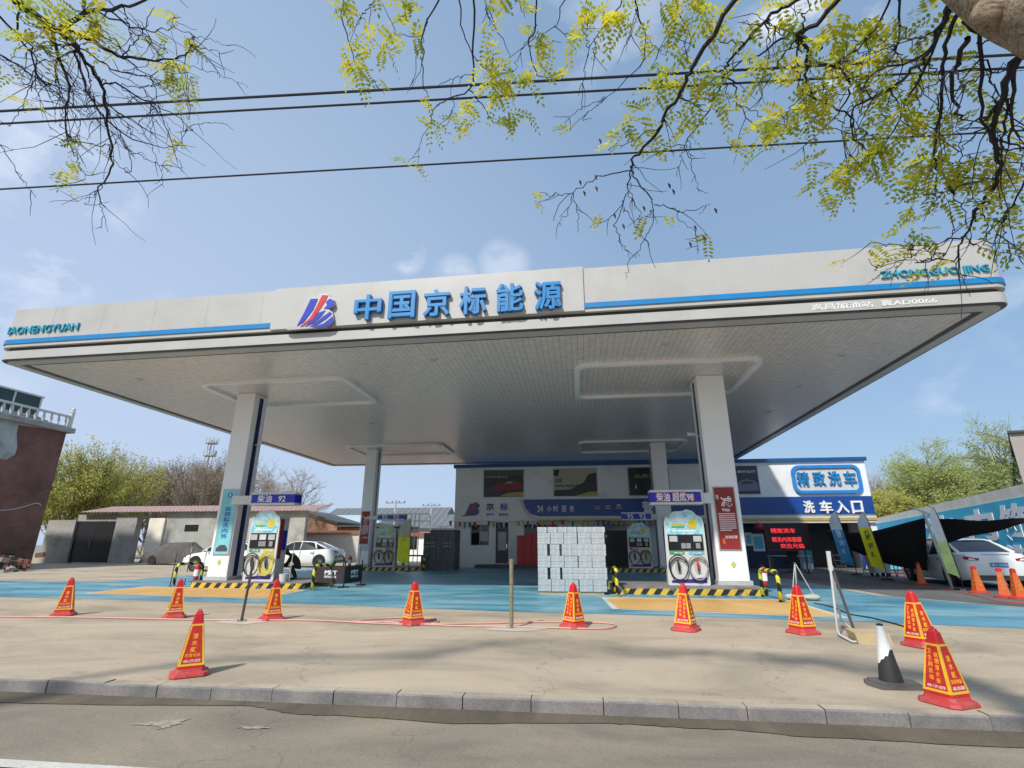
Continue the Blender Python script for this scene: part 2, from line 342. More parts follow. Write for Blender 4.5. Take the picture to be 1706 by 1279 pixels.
# ================================================================== GROUND
KY = 4.90
def gmat(name, base, dark, light, rough=.85, scl=.45, streak=(1, .25, 1), spots=.5, crack=False, gloss=None):
    m, t, p, n, l = nodes(name)
    g = n.new('ShaderNodeNewGeometry'); mp = n.new('ShaderNodeMapping'); mp.inputs['Scale'].default_value = streak; l.new(g.outputs['Position'], mp.inputs[0])
    a = n.new('ShaderNodeTexNoise'); a.inputs['Scale'].default_value = scl; a.inputs['Detail'].default_value = 9; a.inputs['Roughness'].default_value = .62; a.inputs['Distortion'].default_value = .6; l.new(mp.outputs[0], a.inputs['Vector'])
    r = n.new('ShaderNodeValToRGB'); e = r.color_ramp.elements; e[0].position = .32; e[0].color = (*dark, 1); e[1].position = .70; e[1].color = (*light, 1)
    q = e.new(.5); q.color = (*base, 1); l.new(a.outputs['Fac'], r.inputs[0])
    b = n.new('ShaderNodeTexNoise'); b.inputs['Scale'].default_value = 55; b.inputs['Detail'].default_value = 4; l.new(g.outputs['Position'], b.inputs['Vector'])
    mr = n.new('ShaderNodeMapRange'); mr.inputs[1].default_value = .3; mr.inputs[2].default_value = .7; mr.inputs[3].default_value = .85; mr.inputs[4].default_value = 1.13; l.new(b.outputs['Fac'], mr.inputs[0])
    x = n.new('ShaderNodeMixRGB'); x.blend_type = 'MULTIPLY'; x.inputs[0].default_value = 1; l.new(r.outputs[0], x.inputs[1]); l.new(mr.outputs[0], x.inputs[2]); last = x.outputs[0]
    c = n.new('ShaderNodeTexNoise'); c.inputs['Scale'].default_value = 1.3; c.inputs['Detail'].default_value = 7; c.inputs['Roughness'].default_value = .7; l.new(g.outputs['Position'], c.inputs['Vector'])
    rc = n.new('ShaderNodeValToRGB'); rc.color_ramp.elements[0].position = .60; rc.color_ramp.elements[1].position = .74; l.new(c.outputs['Fac'], rc.inputs[0])
    ms = n.new('ShaderNodeMath'); ms.operation = 'MULTIPLY'; ms.inputs[1].default_value = spots; l.new(rc.outputs[0], ms.inputs[0])
    y = n.new('ShaderNodeMixRGB'); y.inputs[2].default_value = (*[k*.62 for k in dark], 1); l.new(ms.outputs[0], y.inputs[0]); l.new(last, y.inputs[1]); last = y.outputs[0]
    if crack:
        vo = n.new('ShaderNodeTexVoronoi'); vo.feature = 'DISTANCE_TO_EDGE'; vo.inputs['Scale'].default_value = .33
        dn = n.new('ShaderNodeVectorMath'); dn.operation = 'ADD'; nn = n.new('ShaderNodeTexNoise'); nn.inputs['Scale'].default_value = 2.2; nn.inputs['Detail'].default_value = 6
        l.new(g.outputs['Position'], nn.inputs['Vector']); l.new(g.outputs['Position'], dn.inputs[0]); l.new(nn.outputs['Color'], dn.inputs[1]); l.new(dn.outputs[0], vo.inputs['Vector'])
        lt = n.new('ShaderNodeMath'); lt.operation = 'LESS_THAN'; lt.inputs[1].default_value = .0026; l.new(vo.outputs['Distance'], lt.inputs[0])
        lm = n.new('ShaderNodeMath'); lm.operation = 'MULTIPLY'; lm.inputs[1].default_value = .30; l.new(lt.outputs[0], lm.inputs[0])
        z = n.new('ShaderNodeMixRGB'); z.inputs[2].default_value = (.05, .045, .04, 1); l.new(lm.outputs[0], z.inputs[0]); l.new(last, z.inputs[1]); last = z.outputs[0]
    l.new(last, p.inputs['Base Color'])
    if gloss:
        gr = n.new('ShaderNodeMapRange'); gr.inputs[1].default_value = .35; gr.inputs[2].default_value = .65; gr.inputs[3].default_value = gloss[0]; gr.inputs[4].default_value = gloss[1]; l.new(a.outputs['Fac'], gr.inputs[0]); l.new(gr.outputs[0], p.inputs['Roughness'])
    else: p.inputs['Roughness'].default_value = rough
    bu = n.new('ShaderNodeBump'); bu.inputs['Strength'].default_value = .25; bu.inputs['Distance'].default_value = .01; l.new(b.outputs['Fac'], bu.inputs['Height']); l.new(bu.outputs[0], p.inputs['Normal'])
    MATS[name] = m; return m
M_fore = gmat('forecourt_concrete', (.43, .350, .250), (.28, .235, .175), (.53, .435, .315), crack=True, spots=.5, streak=(.55, 1.1, 1), scl=.7)
M_road = gmat('road_asphalt', (.235, .200, .150), (.165, .145, .112), (.30, .255, .185), streak=(.6, 1, 1), spots=.35, scl=.9, crack=True)
M_gutter = gmat('gutter_silt', (.115, .092, .062), (.08, .066, .046), (.165, .135, .092), spots=.3, scl=1.5)
M_ground = gmat('earth', (.27, .24, .19), (.20, .18, .14), (.33, .29, .23))
M_bluep = gmat('blue_ground_paint', (.10, .31, .41), (.05, .17, .24), (.31, .43, .44), scl=.9, spots=.65, streak=(.5, 1.2, 1), gloss=(.35, .55))
M_orangep = gmat('orange_ground_paint', (.62, .36, .11), (.50, .30, .10), (.66, .44, .20), scl=.8, spots=.25)
M_whitel = gmat('white_line_paint', (.55, .54, .48), (.42, .40, .35), (.60, .58, .52), scl=1.5, spots=.3)
M_asph = gmat('yard_asphalt', (.13, .125, .12), (.09, .088, .085), (.19, .18, .165), crack=True, spots=.4)
M_kerb = gmat('kerb_stone', (.205, .19, .185), (.14, .13, .13), (.29, .27, .24), scl=1.6, spots=.4)

def S(o, label=None): return tag(o, label, None, None, 'structure')
S(MB().sheet([(-2500, -2500, -.20), (2500, -2500, -.20), (2500, 2500, -.20), (-2500, 2500, -.20)]).build('ground', M_ground))
S(MB().sheet([(-150, -9, -.105), (150, -9, -.105), (150, KY, -.105), (-150, KY, -.105)]).build('road', M_road))
S(MB().box(-150, 150, -13, -9, -.2, -.02).build('far_pavement', M_kerb))
fore = MB().sheet([(-90, KY+.13, 0), (90, KY+.13, 0), (90, 95, 0), (-90, 95, 0)])
S(fore.build('forecourt', M_fore))
kb = MB()
x = -40.3
while x < 40:
    ln = .56+rnd.uniform(-.03, .05); dz = rnd.uniform(-.006, .006); dy = rnd.uniform(-.006, .006)
    a, b = x+.004, x+ln-.004; y0, y1 = KY+dy, KY+.13
    vs = []
    for xx in (a, b): vs += [(xx, y0, -.2), (xx, y0-.003, -.010+dz), (xx, y0+.009, .003+dz), (xx, y1, .004+dz), (xx, y1, -.2)]
    kb.add(vs, [(0,1,2,3,4)[::-1], (5,6,7,8,9), (0,5,6,1), (1,6,7,2)]); kb.add([vs[2], vs[7], vs[8], vs[3]], [(0, 1, 2, 3)], 1); x += ln
S(kb.build('kerb', [M_kerb, gmat('dusty_kerb_top', (.40, .335, .25), (.27, .23, .18), (.50, .42, .31), scl=1.2)]))
S(MB().box(-150, 150, KY+.02, KY+.125, -.19, -.012).build('kerb_bedding', M_groove))
# silt-filled gutter with a ragged edge
gp = [(0, 1166), (207, 1170), (420, 1172), (489, 1186), (560, 1188), (757, 1201), (1020, 1201), (1120, 1207), (1235, 1213), (1327, 1222), (1706, 1242)]
ge = [G(u, v+5, -.105) for u, v in gp]; ed = []
for i in range(len(ge)-1):
    for k in range(8):
        q = ge[i].lerp(ge[i+1], k/8); ed.append((q.x, q.y+rnd.uniform(-.015, .015), -.099))
ed = [(-60, ge[0].y, -.099)]+ed+[(60, ge[-1].y, -.099), (60, KY, -.099), (-60, KY, -.099)]
S(MB().sheet(ed).build('gutter', M_gutter))
wl = [G(-60, 1261, -.105), G(560, 1281, -.105), G(560, 1300, -.105), G(-60, 1280, -.105)]
S(MB().sheet([(-40, 3.62, -.097), (-.9, 3.47, -.097), (-.9, 3.36, -.097), (-40, 3.50, -.097)]).build('road_line', M_whitel))
# patched worn paint marks on the road
pm = MB(); rq = random.Random(4)
for pts in ([(215, 1207), (262, 1203), (316, 1197), (300, 1206), (265, 1216), (258, 1209)], [(395, 1212), (440, 1210), (447, 1214), (410, 1216)]):
    q_ = [G(u, v, -.105) for u, v in pts]; o_ = []
    for i in range(len(q_)):
        for k in range(9): p_ = q_[i].lerp(q_[(i+1) % len(q_)], k/9); o_.append((p_.x+rq.uniform(-.022, .022), p_.y+rq.uniform(-.014, .014), -.100))
    pm.sheet(o_)
S(pm.build('road_marking_worn', mat('worn_marking', (.315, .28, .22), .9, var=.3, scale=18)))
# blue painted surface
bl = [G(-300, 992), G(0, 994), G(280, 1001), G(560, 1008), G(830, 1018), G(1110, 1026), G(1450, 1036), G(1900, 1056)]
bp = [(p.x, p.y, .004) for p in bl]+[(9.3, 12.4, .004), (7.6, 15.2, .004), (7.9, 30.6, .004), (-15.2, 30.6, .004), (-17, 17.2, .004), (-40, 17.6, .004)]
S(MB().sheet(bp).build('blue_paint', M_bluep))
S(MB().sheet([(7.904, 15.0, .003), (9.4, 12.6, .003), (60, 9.0, .003), (60, 60, .003), (7.904, 60, .003)]).build('yard_surface', M_asph))
for nm, P in (('orange_bay', [(136, 989), (243, 977), (512, 983), (433, 998)]), ('orange_bay', [(1001, 995), (1020, 1015), (1420, 1031), (1313, 999)])):
    q = [G(u, v) for u, v in P]; q2 = [Vector((p.x, p.y)) for p in q]
    area = sum(q2[i].x*q2[(i+1) % 4].y-q2[(i+1) % 4].x*q2[i].y for i in range(4))
    if area < 0: q2 = q2[::-1]
    S(MB().sheet([(p.x, p.y, .008) for p in q2]).build('white_bay_line', M_whitel))
    S(MB().sheet([(p.x, p.y, .012) for p in inset(q2, .13)]).build(nm, M_orangep))

# ================================================================== CANOPY
H = 6.377; T = 7.97
cq = [G(12, 600, H), G(1675, 510, H), G(1222, 766, H), G(555, 776, H)]
cq = [Vector((p.x, p.y)) for p in cq]
cq[0] += Vector((-.42, -.06)); cq[1] += Vector((.10, -.26)); cq[2] += Vector((.2, .1)); cq[3] += Vector((-.2, .1))
FL, FR = cq[0], cq[1]
can = thing('station_canopy', 'big white flat filling station canopy with blue stripe and Chinese letters on its front', 'canopy', (-3.3, 22, 0))
def band(off, z0, z1, nm, m, r=.38, inner=None):
    P = rpoly(inset(cq, off), r-off*.5 if r-off*.5 > .05 else .05, 7)
    mb = MB(); n = len(P)
    I = rpoly(inset(cq, off+.5), .1, 7)
    vs = [(p.x, p.y, z0) for p in P]+[(p.x, p.y, z1) for p in P]+[(p.x, p.y, z0) for p in I]+[(p.x, p.y, z1) for p in I]
    fs = []
    for i in range(n):
        j = (i+1) % n; fs += [(i, j, n+j, n+i), (2*n+j, 2*n+i, 3*n+i, 3*n+j), (2*n+i, 2*n+j, j, i), (n+i, n+j, 3*n+j, 3*n+i)]
    return mb.add(vs, fs).build(nm, m, can)
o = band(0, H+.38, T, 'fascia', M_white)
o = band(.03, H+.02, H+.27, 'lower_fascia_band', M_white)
o = band(.10, H+.26, H+.39, 'shadow_gap', M_groove)
o = band(.05, H+.0, H+.03, 'lip', M_dgrey)
P = rpoly(inset(cq, .12), .3, 6)
MB().prism([(p.x, p.y, H+.012) for p in P], (0, 0, .08)).build('soffit', M_soffit, can, recalc=True)
# perimeter trim on the soffit
def frame2d(mb, Pout, wdt, z0, z1, r, mi=0):
    A = rpoly(Pout, r); B = rpoly(inset(Pout, wdt), max(r-wdt, .03)); n = len(A)
    vs = [(p.x, p.y, z0) for p in A]+[(p.x, p.y, z1) for p in A]+[(p.x, p.y, z0) for p in B]+[(p.x, p.y, z1) for p in B]; fs = []
    for i in range(n):
        j = (i+1) % n; fs += [(i, n+i, n+j, j), (2*n+i, 2*n+j, 3*n+j, 3*n+i), (i, j, 2*n+j, 2*n+i), (n+i, 3*n+i, 3*n+j, n+j)]
    mb.add(vs, fs, mi)
mb = MB(); frame2d(mb, inset(cq, .14), .28, H-.03, H+.011, .3); mb.build('edge_trim', M_white, can, recalc=True)
M_ringin = stripes('soffit_inner', (.50, .485, .455), (.16, .15, .14), (1, 0, 0), .16, .93, .42, metal=.25)
for (u0, v0, u1, v1, u2, v2, sk) in (((-12.4, 14.5, -7.2, 14.5, 0, 17.6, 0)), ((0.05, 14.3, 5.5, 14.3, 0, 17.95, 0)), ((-12.5, 25.8, -7.0, 25.8, 0, 29.0, 0)), ((.15, 26.2, 5.7, 26.2, 0, 29.5, 0))):
    q = [Vector((u0, v0)), Vector((u1, v0)), Vector((u1, v2)), Vector((u0, v2))]
    mb = MB(); frame2d(mb, q, .16, H-.09, H+.011, .45)
    mb.build('light_frame', M_col, can, recalc=True)
for lx, ly in ((-13.6, 20), (-9, 21), (-4, 13.4), (-4, 20.5), (-4, 27), (1.5, 21), (7.6, 14.5), (7.6, 17.5), (7.8, 21), (7.7, 27), (-14, 14), (2.5, 13)):
    MB().lathe([(.10, H-.02), (.12, H+.012)], (lx, ly, 0), 12).build('downlight', M_lgrey, can)
# fascia seams, centre sign panel, blue stripes
dF = (FR-FL).normalized(); U3 = Vector((dF.x, dF.y, 0)); NF = Vector((dF.y, -dF.x, 0))      # NF points to the street
def F(u, v, out=0.0):
    A = FL+Vector((NF.x, NF.y))*out; B = FR+Vector((NF.x, NF.y))*out
    return PV(u, v, A, B)
a = F(459, 500); b = F(972, 480)
MB().obox(Vector((a.x, a.y, H+.40)), U3*(b-a).length_xy if hasattr(b-a, 'length_xy') else U3*math.hypot(b.x-a.x, b.y-a.y), (0, 0, T-H-.40+.03), NF*.05).build('sign_panel', M_white, can, recalc=True)
mb = MB()
for k in range(1, 16):
    x = FL+(FR-FL)*(k/16); p = Vector((x.x, x.y, H+.40))
    if a.x-.05 < p.x < b.x+.05: continue
    MB().obox(p, U3*.012, (0, 0, T-H-.42), NF*.004).build('panel_seam', M_lgrey, can, recalc=True)
za = F(456, 541).z; zb = F(975, 508).z; zs = (za+zb)/2; hs = .135
e0 = FL+dF*.35; mb = MB()
mb.obox(Vector((e0.x, e0.y, zs-hs/2-.02)), Vector((a.x-e0.x, a.y-e0.y, 0)), (0, 0, hs), NF*.03); mb.build('blue_stripe', M_blue, can, recalc=True)
mb = MB(); e1 = FR-dF*.38; mb.obox(Vector((b.x, b.y, zs-hs/2-.02)), Vector((e1.x-b.x, e1.y-b.y, 0)), (0, 0, hs), NF*.03); mb.build('blue_stripe', M_blue, can, recalc=True)
# stripe going round both corners and along the sides
for A, B in ((cq[1], cq[2]), (cq[3], cq[0])):
    d = (B-A).normalized(); nn = Vector((d.y, -d.x, 0)); s0 = A+d*.38; s1 = B-d*.38
    MB().obox(Vector((s0.x, s0.y, zs-hs/2-.02)), Vector((s1.x-s0.x, s1.y-s0.y, 0)), (0, 0, hs), nn*.03).build('blue_stripe', M_blue, can, recalc=True)
for i in (0, 1):
    c0, p, n_ = cq[i-1], cq[i], cq[(i+1) % 4]
    A = rpoly(cq, .38, 7)[i*8:(i+1)*8]; B_ = rpoly(inset(cq, -.03), .41, 7)[i*8:(i+1)*8]; mb = MB(); vs = []
    for q_, r_ in zip(A, B_): vs += [(q_.x, q_.y, zs-hs/2-.02), (r_.x, r_.y, zs-hs/2-.02), (r_.x, r_.y, zs+hs/2-.02), (q_.x, q_.y, zs+hs/2-.02)]
    fs = []
    for k in range(7): b_ = 4*k; fs += [(b_, b_+4, b_+5, b_+1), (b_+1, b_+5, b_+6, b_+2), (b_+2, b_+6, b_+7, b_+3)]
    mb.add(vs, fs).build('blue_stripe', M_blue, can)
# letters
def fchar(ch, u0, u1, vt, vb, depth, m, m2, nm='character', base=.06, bold=.028):
    um = (u0+u1)/2; p = F(um, vb, base); q = F(um, vt, base); A = F(u0, vb, base); B = F(u1, vb, base)
    wd = math.hypot(B.x-A.x, B.y-A.y); O = Vector((A.x, A.y, p.z))
    mb = MB(); mb.text(ch, O, U3, Z3, wd, q.z-p.z, depth, 0, bold); mb.text(ch, O+NF*(depth+.001), U3, Z3, wd, q.z-p.z, .012, 1, bold*.55)
    return mb.build(nm, [m2, m], can)
for ch, u0, u1, vt, vb in (('中', 591, 636, 494, 535), ('国', 648, 692, 488, 532), ('京', 706, 750, 485, 529), ('标', 766, 811, 480, 526), ('能', 827, 873, 475, 521), ('源', 891, 937, 471, 518)):
    fchar(ch, u0, u1, vt, vb, .11, M_blue, M_blued)
# running latin letters
def frun(txt, u0, u1, v0, v1, h, m, nm='lettering', depth=.05, bold=.012, out=0.0):
    A = F(u0, v0, out); B = F(u1, v1, out); zb = (A.z+B.z)/2
    mb = MB(); mb.text(txt, Vector((A.x, A.y, zb)), U3, Z3, math.hypot(B.x-A.x, B.y-A.y), h, depth, 0, bold); return mb.build(nm, m, can)
frun('IAONENGYUAN', 14, 131, 558, 550, .23, M_teal)
frun('ZHONGGUO JING', 1468, 1650, 466, 458, .23, M_teal)
A = F(1354, 521, -.03); B = F(1563, 509, -.03)
mb = MB(); mb.text('高昌加油站  冀AD0066', Vector((A.x, A.y, H+.07)), U3, Z3, math.hypot(B.x-A.x, B.y-A.y), .15, .012, 0, .006); mb.build('lettering', M_whitep, can)
# logo
lg = bpy.data.objects.new('logo', None); col.objects.link(lg); lg.parent = can
def lp(P, out, th, m, nm, par=lg):
    q = [F(460+x*.1407, 460+y*.1407, out) for x, y in P]
    mb = MB().prism(q, NF*th); o = mb.build(nm, m, None, recalc=True)
    for v_ in o.data.vertices: v_.co -= Vector(can.location)
    o.parent = par; return o
lp([(115,630),(240,600),(405,262),(505,262),(545,218),(628,222),(645,255),(700,290),(710,340),(690,380),(640,405),(685,440),(697,520),(670,580),(600,622),(400,634),(160,650)], .06, .08, M_silver, 'backing')
for P_, m_ in (([(412,268),(495,268),(440,395),(330,540),(248,592),(335,430)], M_logoblue),
    ([(548,224),(615,228),(588,290),(500,420),(430,515),(320,592),(285,598),(400,500),(470,380)], M_logored),
    ([(604,292),(640,264),(688,292),(696,325),(676,362),(620,386),(568,384),(604,345),(590,312)], M_logoblue),
    ([(505,432),(586,404),(540,470),(440,555),(345,598),(425,520)], M_logoblue),
    ([(640,420),(662,442),(600,500),(480,578),(400,600),(520,505)], M_logoblue),
    ([(672,475),(682,530),(645,580),(560,604),(430,606),(565,560)], M_logoblue)):
    lp(P_, .142, .012, m_, 'logo_stroke')
# columns
def column(x0, x1, y0, y1, side):
    mb = MB(); mb.box(x0, x1, y0, y1, .0, H+.012); o = mb.build('column', M_col, can); bevel(o, .03, 2)
    sx = x1 if side > 0 else x0; ym = (y0+y1)/2
    mb = MB(); mb.box(min(sx, sx+.006*side), max(sx, sx+.006*side), ym-.09, ym+.13, .05, H-.1)
    q = mb.build('recess_strip', M_navy, None)
    for v_ in q.data.vertices: v_.co -= Vector(can.location)
    q.parent = o
    mb = MB(); mb.box(x0-.05, x1+.05, y0-.05, y1+.05, 0.17, .29)
    q = mb.build('base_cladding', M_lgrey, None)
    for v_ in q.data.vertices: v_.co -= Vector(can.location)
    q.parent = o
    return o
CL = (-11.86, -11.16, 15.9, 16.65); CR = (3.88, 4.72, 15.9, 16.8); RL = (-11.68, -11.05, 27.0, 27.8); RR = (3.9, 4.66, 27.0, 27.8)
column(*CL, 1); column(*CR, -1); column(*RL, 1); column(*RR, -1)

# ================================================================== COLUMN POSTERS, CAMERAS
def poster(name, label, u0, v0, u1, v1, y, mb_mats, designer, th=.03, ul=None):
    A = PY(u0, v1, y); B = PY(u1, v1, y); Tp = PY(u0 if ul is None else ul, v0, y)
    w_ = B.x-A.x; h_ = Tp.z-A.z; t = thing(name, label, 'poster', (A.x, y, A.z))
    designer(t, A, w_, h_); return t
def col_poster(label, x0, wd, z0, z1, y, base, kind):
    t = thing('column_poster', label, 'poster', (x0, y, z0))
    MB().box(x0-.03, x0+wd+.03, y-.02, y-.003, z0-.03, z1+.03).build('poster_frame', M_silver, t)
    MB().box(x0, x0+wd, y-.024, y-.021, z0, z1).build('poster_sheet', base, t)
    h = z1-z0; yy = y-.025; mb = MB()
    def tx(s, a, b, c, d, mi=0, bold=.01): mb.text(s, (x0+a*wd, yy, z0+c*h), X3, Z3, (b-a)*wd, (d-c)*h, .004, mi, bold)
    if kind == 'teal':
        mb2 = MB(); mb2.lathe([(.085, -.004), (.085, 0)], (x0+wd*.5, yy, z1-.17), 20, 0, 'y'); mb2.build('emblem', M_blued, t)
        mb.text('8', (x0+wd*.5-.035, yy-.005, z1-.22), X3, Z3, .07, .10, .003, 1, .01)
        for i, c_ in enumerate('前期精洗内饰'): tx(c_, .30, .72, .66-i*.085, .735-i*.085, 0, .02)
        mb.add([(x0+wd*.1, yy, z0+.04*h), (x0+wd*.9, yy, z0+.04*h), (x0+wd*.9, yy, z0+.09*h), (x0+wd*.7, yy, z0+.14*h), (x0+wd*.35, yy, z0+.14*h), (x0+wd*.1, yy, z0+.09*h)], [(0, 1, 2, 3, 4, 5)], 2)
        mb.build('poster_print', [M_blued, M_whitep, M_dgrey], t)
    else:
        tx('减', .28, .85, .68, .85, 0, .02); tx('98#', .3, .7, .60, .655, 0, .02); tx('特惠', .05, .2, .80, .88, 0, .01)
        for i in range(9):
            z_ = z0+h*(.56-i*.033); mb.box(x0+wd*.1, x0+wd*(.92-.25*(i == 8)), yy-.002, yy, z_, z_+h*.014, 0)
        tx('加油优惠', .3, .9, .17, .22, 0); mb.box(x0+wd*.15, x0+wd*.28, yy-.002, yy, z0+.09*h, z0+.17*h, 1)
        mb.build('poster_print', [M_pinkt, M_orange], t)
    return t
def zz(u, v, y): return PY(u, v, y).z
a = PY(355, 923, 15.9); b = PY(386, 816, 15.9)
col_poster('tall turquoise poster with a round emblem and blue characters, on the front left column', CL[0]+.14, .50, a.z, b.z, 15.9, M_poster_teal, 'teal')
col_poster('tall red poster with one big white character, on the front right column', CR[0]+.13, .56, zz(1215, 915, 15.9), zz(1200, 812, 15.9), 15.9, M_poster_red, 'red')
col_poster('red poster on the slim rear left column', RL[0]+.08, .46, zz(597, 906, 27), zz(603, 852, 27), 27, M_poster_red, 'red')
# small notice plates below
for cc, y, z0, lab in ((CL, 15.9, 1.05, 'small pale notice with printed lines under the turquoise poster'), (RL, 27, .95, 'small pale notice with printed lines on the rear left column')):
    x0 = cc[0]+.12; t = thing('notice_sheet', lab, 'notice', (x0, y, z0)); MB().box(x0, x0+.5, y-.006, y-.001, z0, z0+.34).build('sheet', M_white2, t)
    mb = MB()
    for k in range(5): mb.box(x0+.03, x0+.47, y-.009, y-.0065, z0+.04+k*.062, z0+.058+k*.062)
    mb.build('printed_lines', M_cyan, t)
for cc, lab in ((CL, 'small yellow diamond sticker low on the front left column'), (CR, 'small yellow diamond sticker low on the front right column')):
    xm = (cc[0]+cc[1])/2+.02; z0 = .72; mb = MB(); mb.prism([(xm, 15.893, z0-.10), (xm+.075, 15.893, z0), (xm, 15.893, z0+.10), (xm-.075, 15.893, z0)], (0, .004, 0))
    mb.box(xm-.03, xm+.03, 15.890, 15.8925, z0-.08, z0+.04); tag(mb.build('warning_sticker', mat('sticker_yellow', (.55, .54, .16), .6)), lab, 'sticker')
def cctv(x, y, z, dx, lab):
    t = thing('security_camera', lab, 'camera', (x, y, z))
    MB().tube([(x, y, z), (x+dx*.12, y-.02, z+.01), (x+dx*.22, y-.08, z+.02)], .018, 8).build('bracket', M_white2, t)
    MB().tube([(x+dx*.16, y-.02, z+.06), (x+dx*.42, y-.20, z+.03)], [.05, .055], 10).build('housing', M_white2, t)
    MB().lathe([(.035, -.01), (.035, .0)], (x+dx*.425, y-.205, z+.03), 12, 0, 'y').build('lens', M_blackgl, t)
p = PY(1163, 722, 15.9); cctv(CR[0], 16.3, p.z, -1, 'white camera on the left side of the front right column')
p = PY(438, 737, 15.9); cctv(CL[1], 16.3, p.z, 1, 'white camera on the right side of the front left column')

# ================================================================== ISLANDS
def island(x0, x1, y0, y1, label, yard=True):
    t = thing('pump_island', label, 'island', ((x0+x1)/2, (y0+y1)/2, 0))
    P = rpoly([Vector((x0, y0)), Vector((x1, y0)), Vector((x1, y1)), Vector((x0, y1))], .25, 5)
    MB().prism([(p.x, p.y, 0) for p in P], (0, 0, .15)).build('striped_kerb', M_yard, t, recalc=True)
    P = rpoly([Vector((x0+.01, y0+.01)), Vector((x1-.01, y0+.01)), Vector((x1-.01, y1-.01)), Vector((x0+.01, y1-.01))], .25, 5)
    MB().prism([(p.x, p.y, .15) for p in P], (0, 0, .025)).build('concrete_top', M_kerb, t, recalc=True)
    return t
IZ = .175
xl = PY(313, 975, 15.25).x; xr = PY(508, 978, 15.25).x
island(xl, xr, 15.2, 17.4, 'yellow and black striped kerb island under the front left pump')
xl2 = PY(1022, 990, 14.7).x; xr2 = PY(1287, 1000, 14.7).x
island(xl2, xr2, 14.7, 17.4, 'yellow and black striped kerb island under the front right pump')
island(-12.5, -8.0, 26.2, 28.6, 'striped kerb island under the rear left pump')
island(.7, 5.4, 26.2, 28.6, 'striped kerb island under the rear right pump')

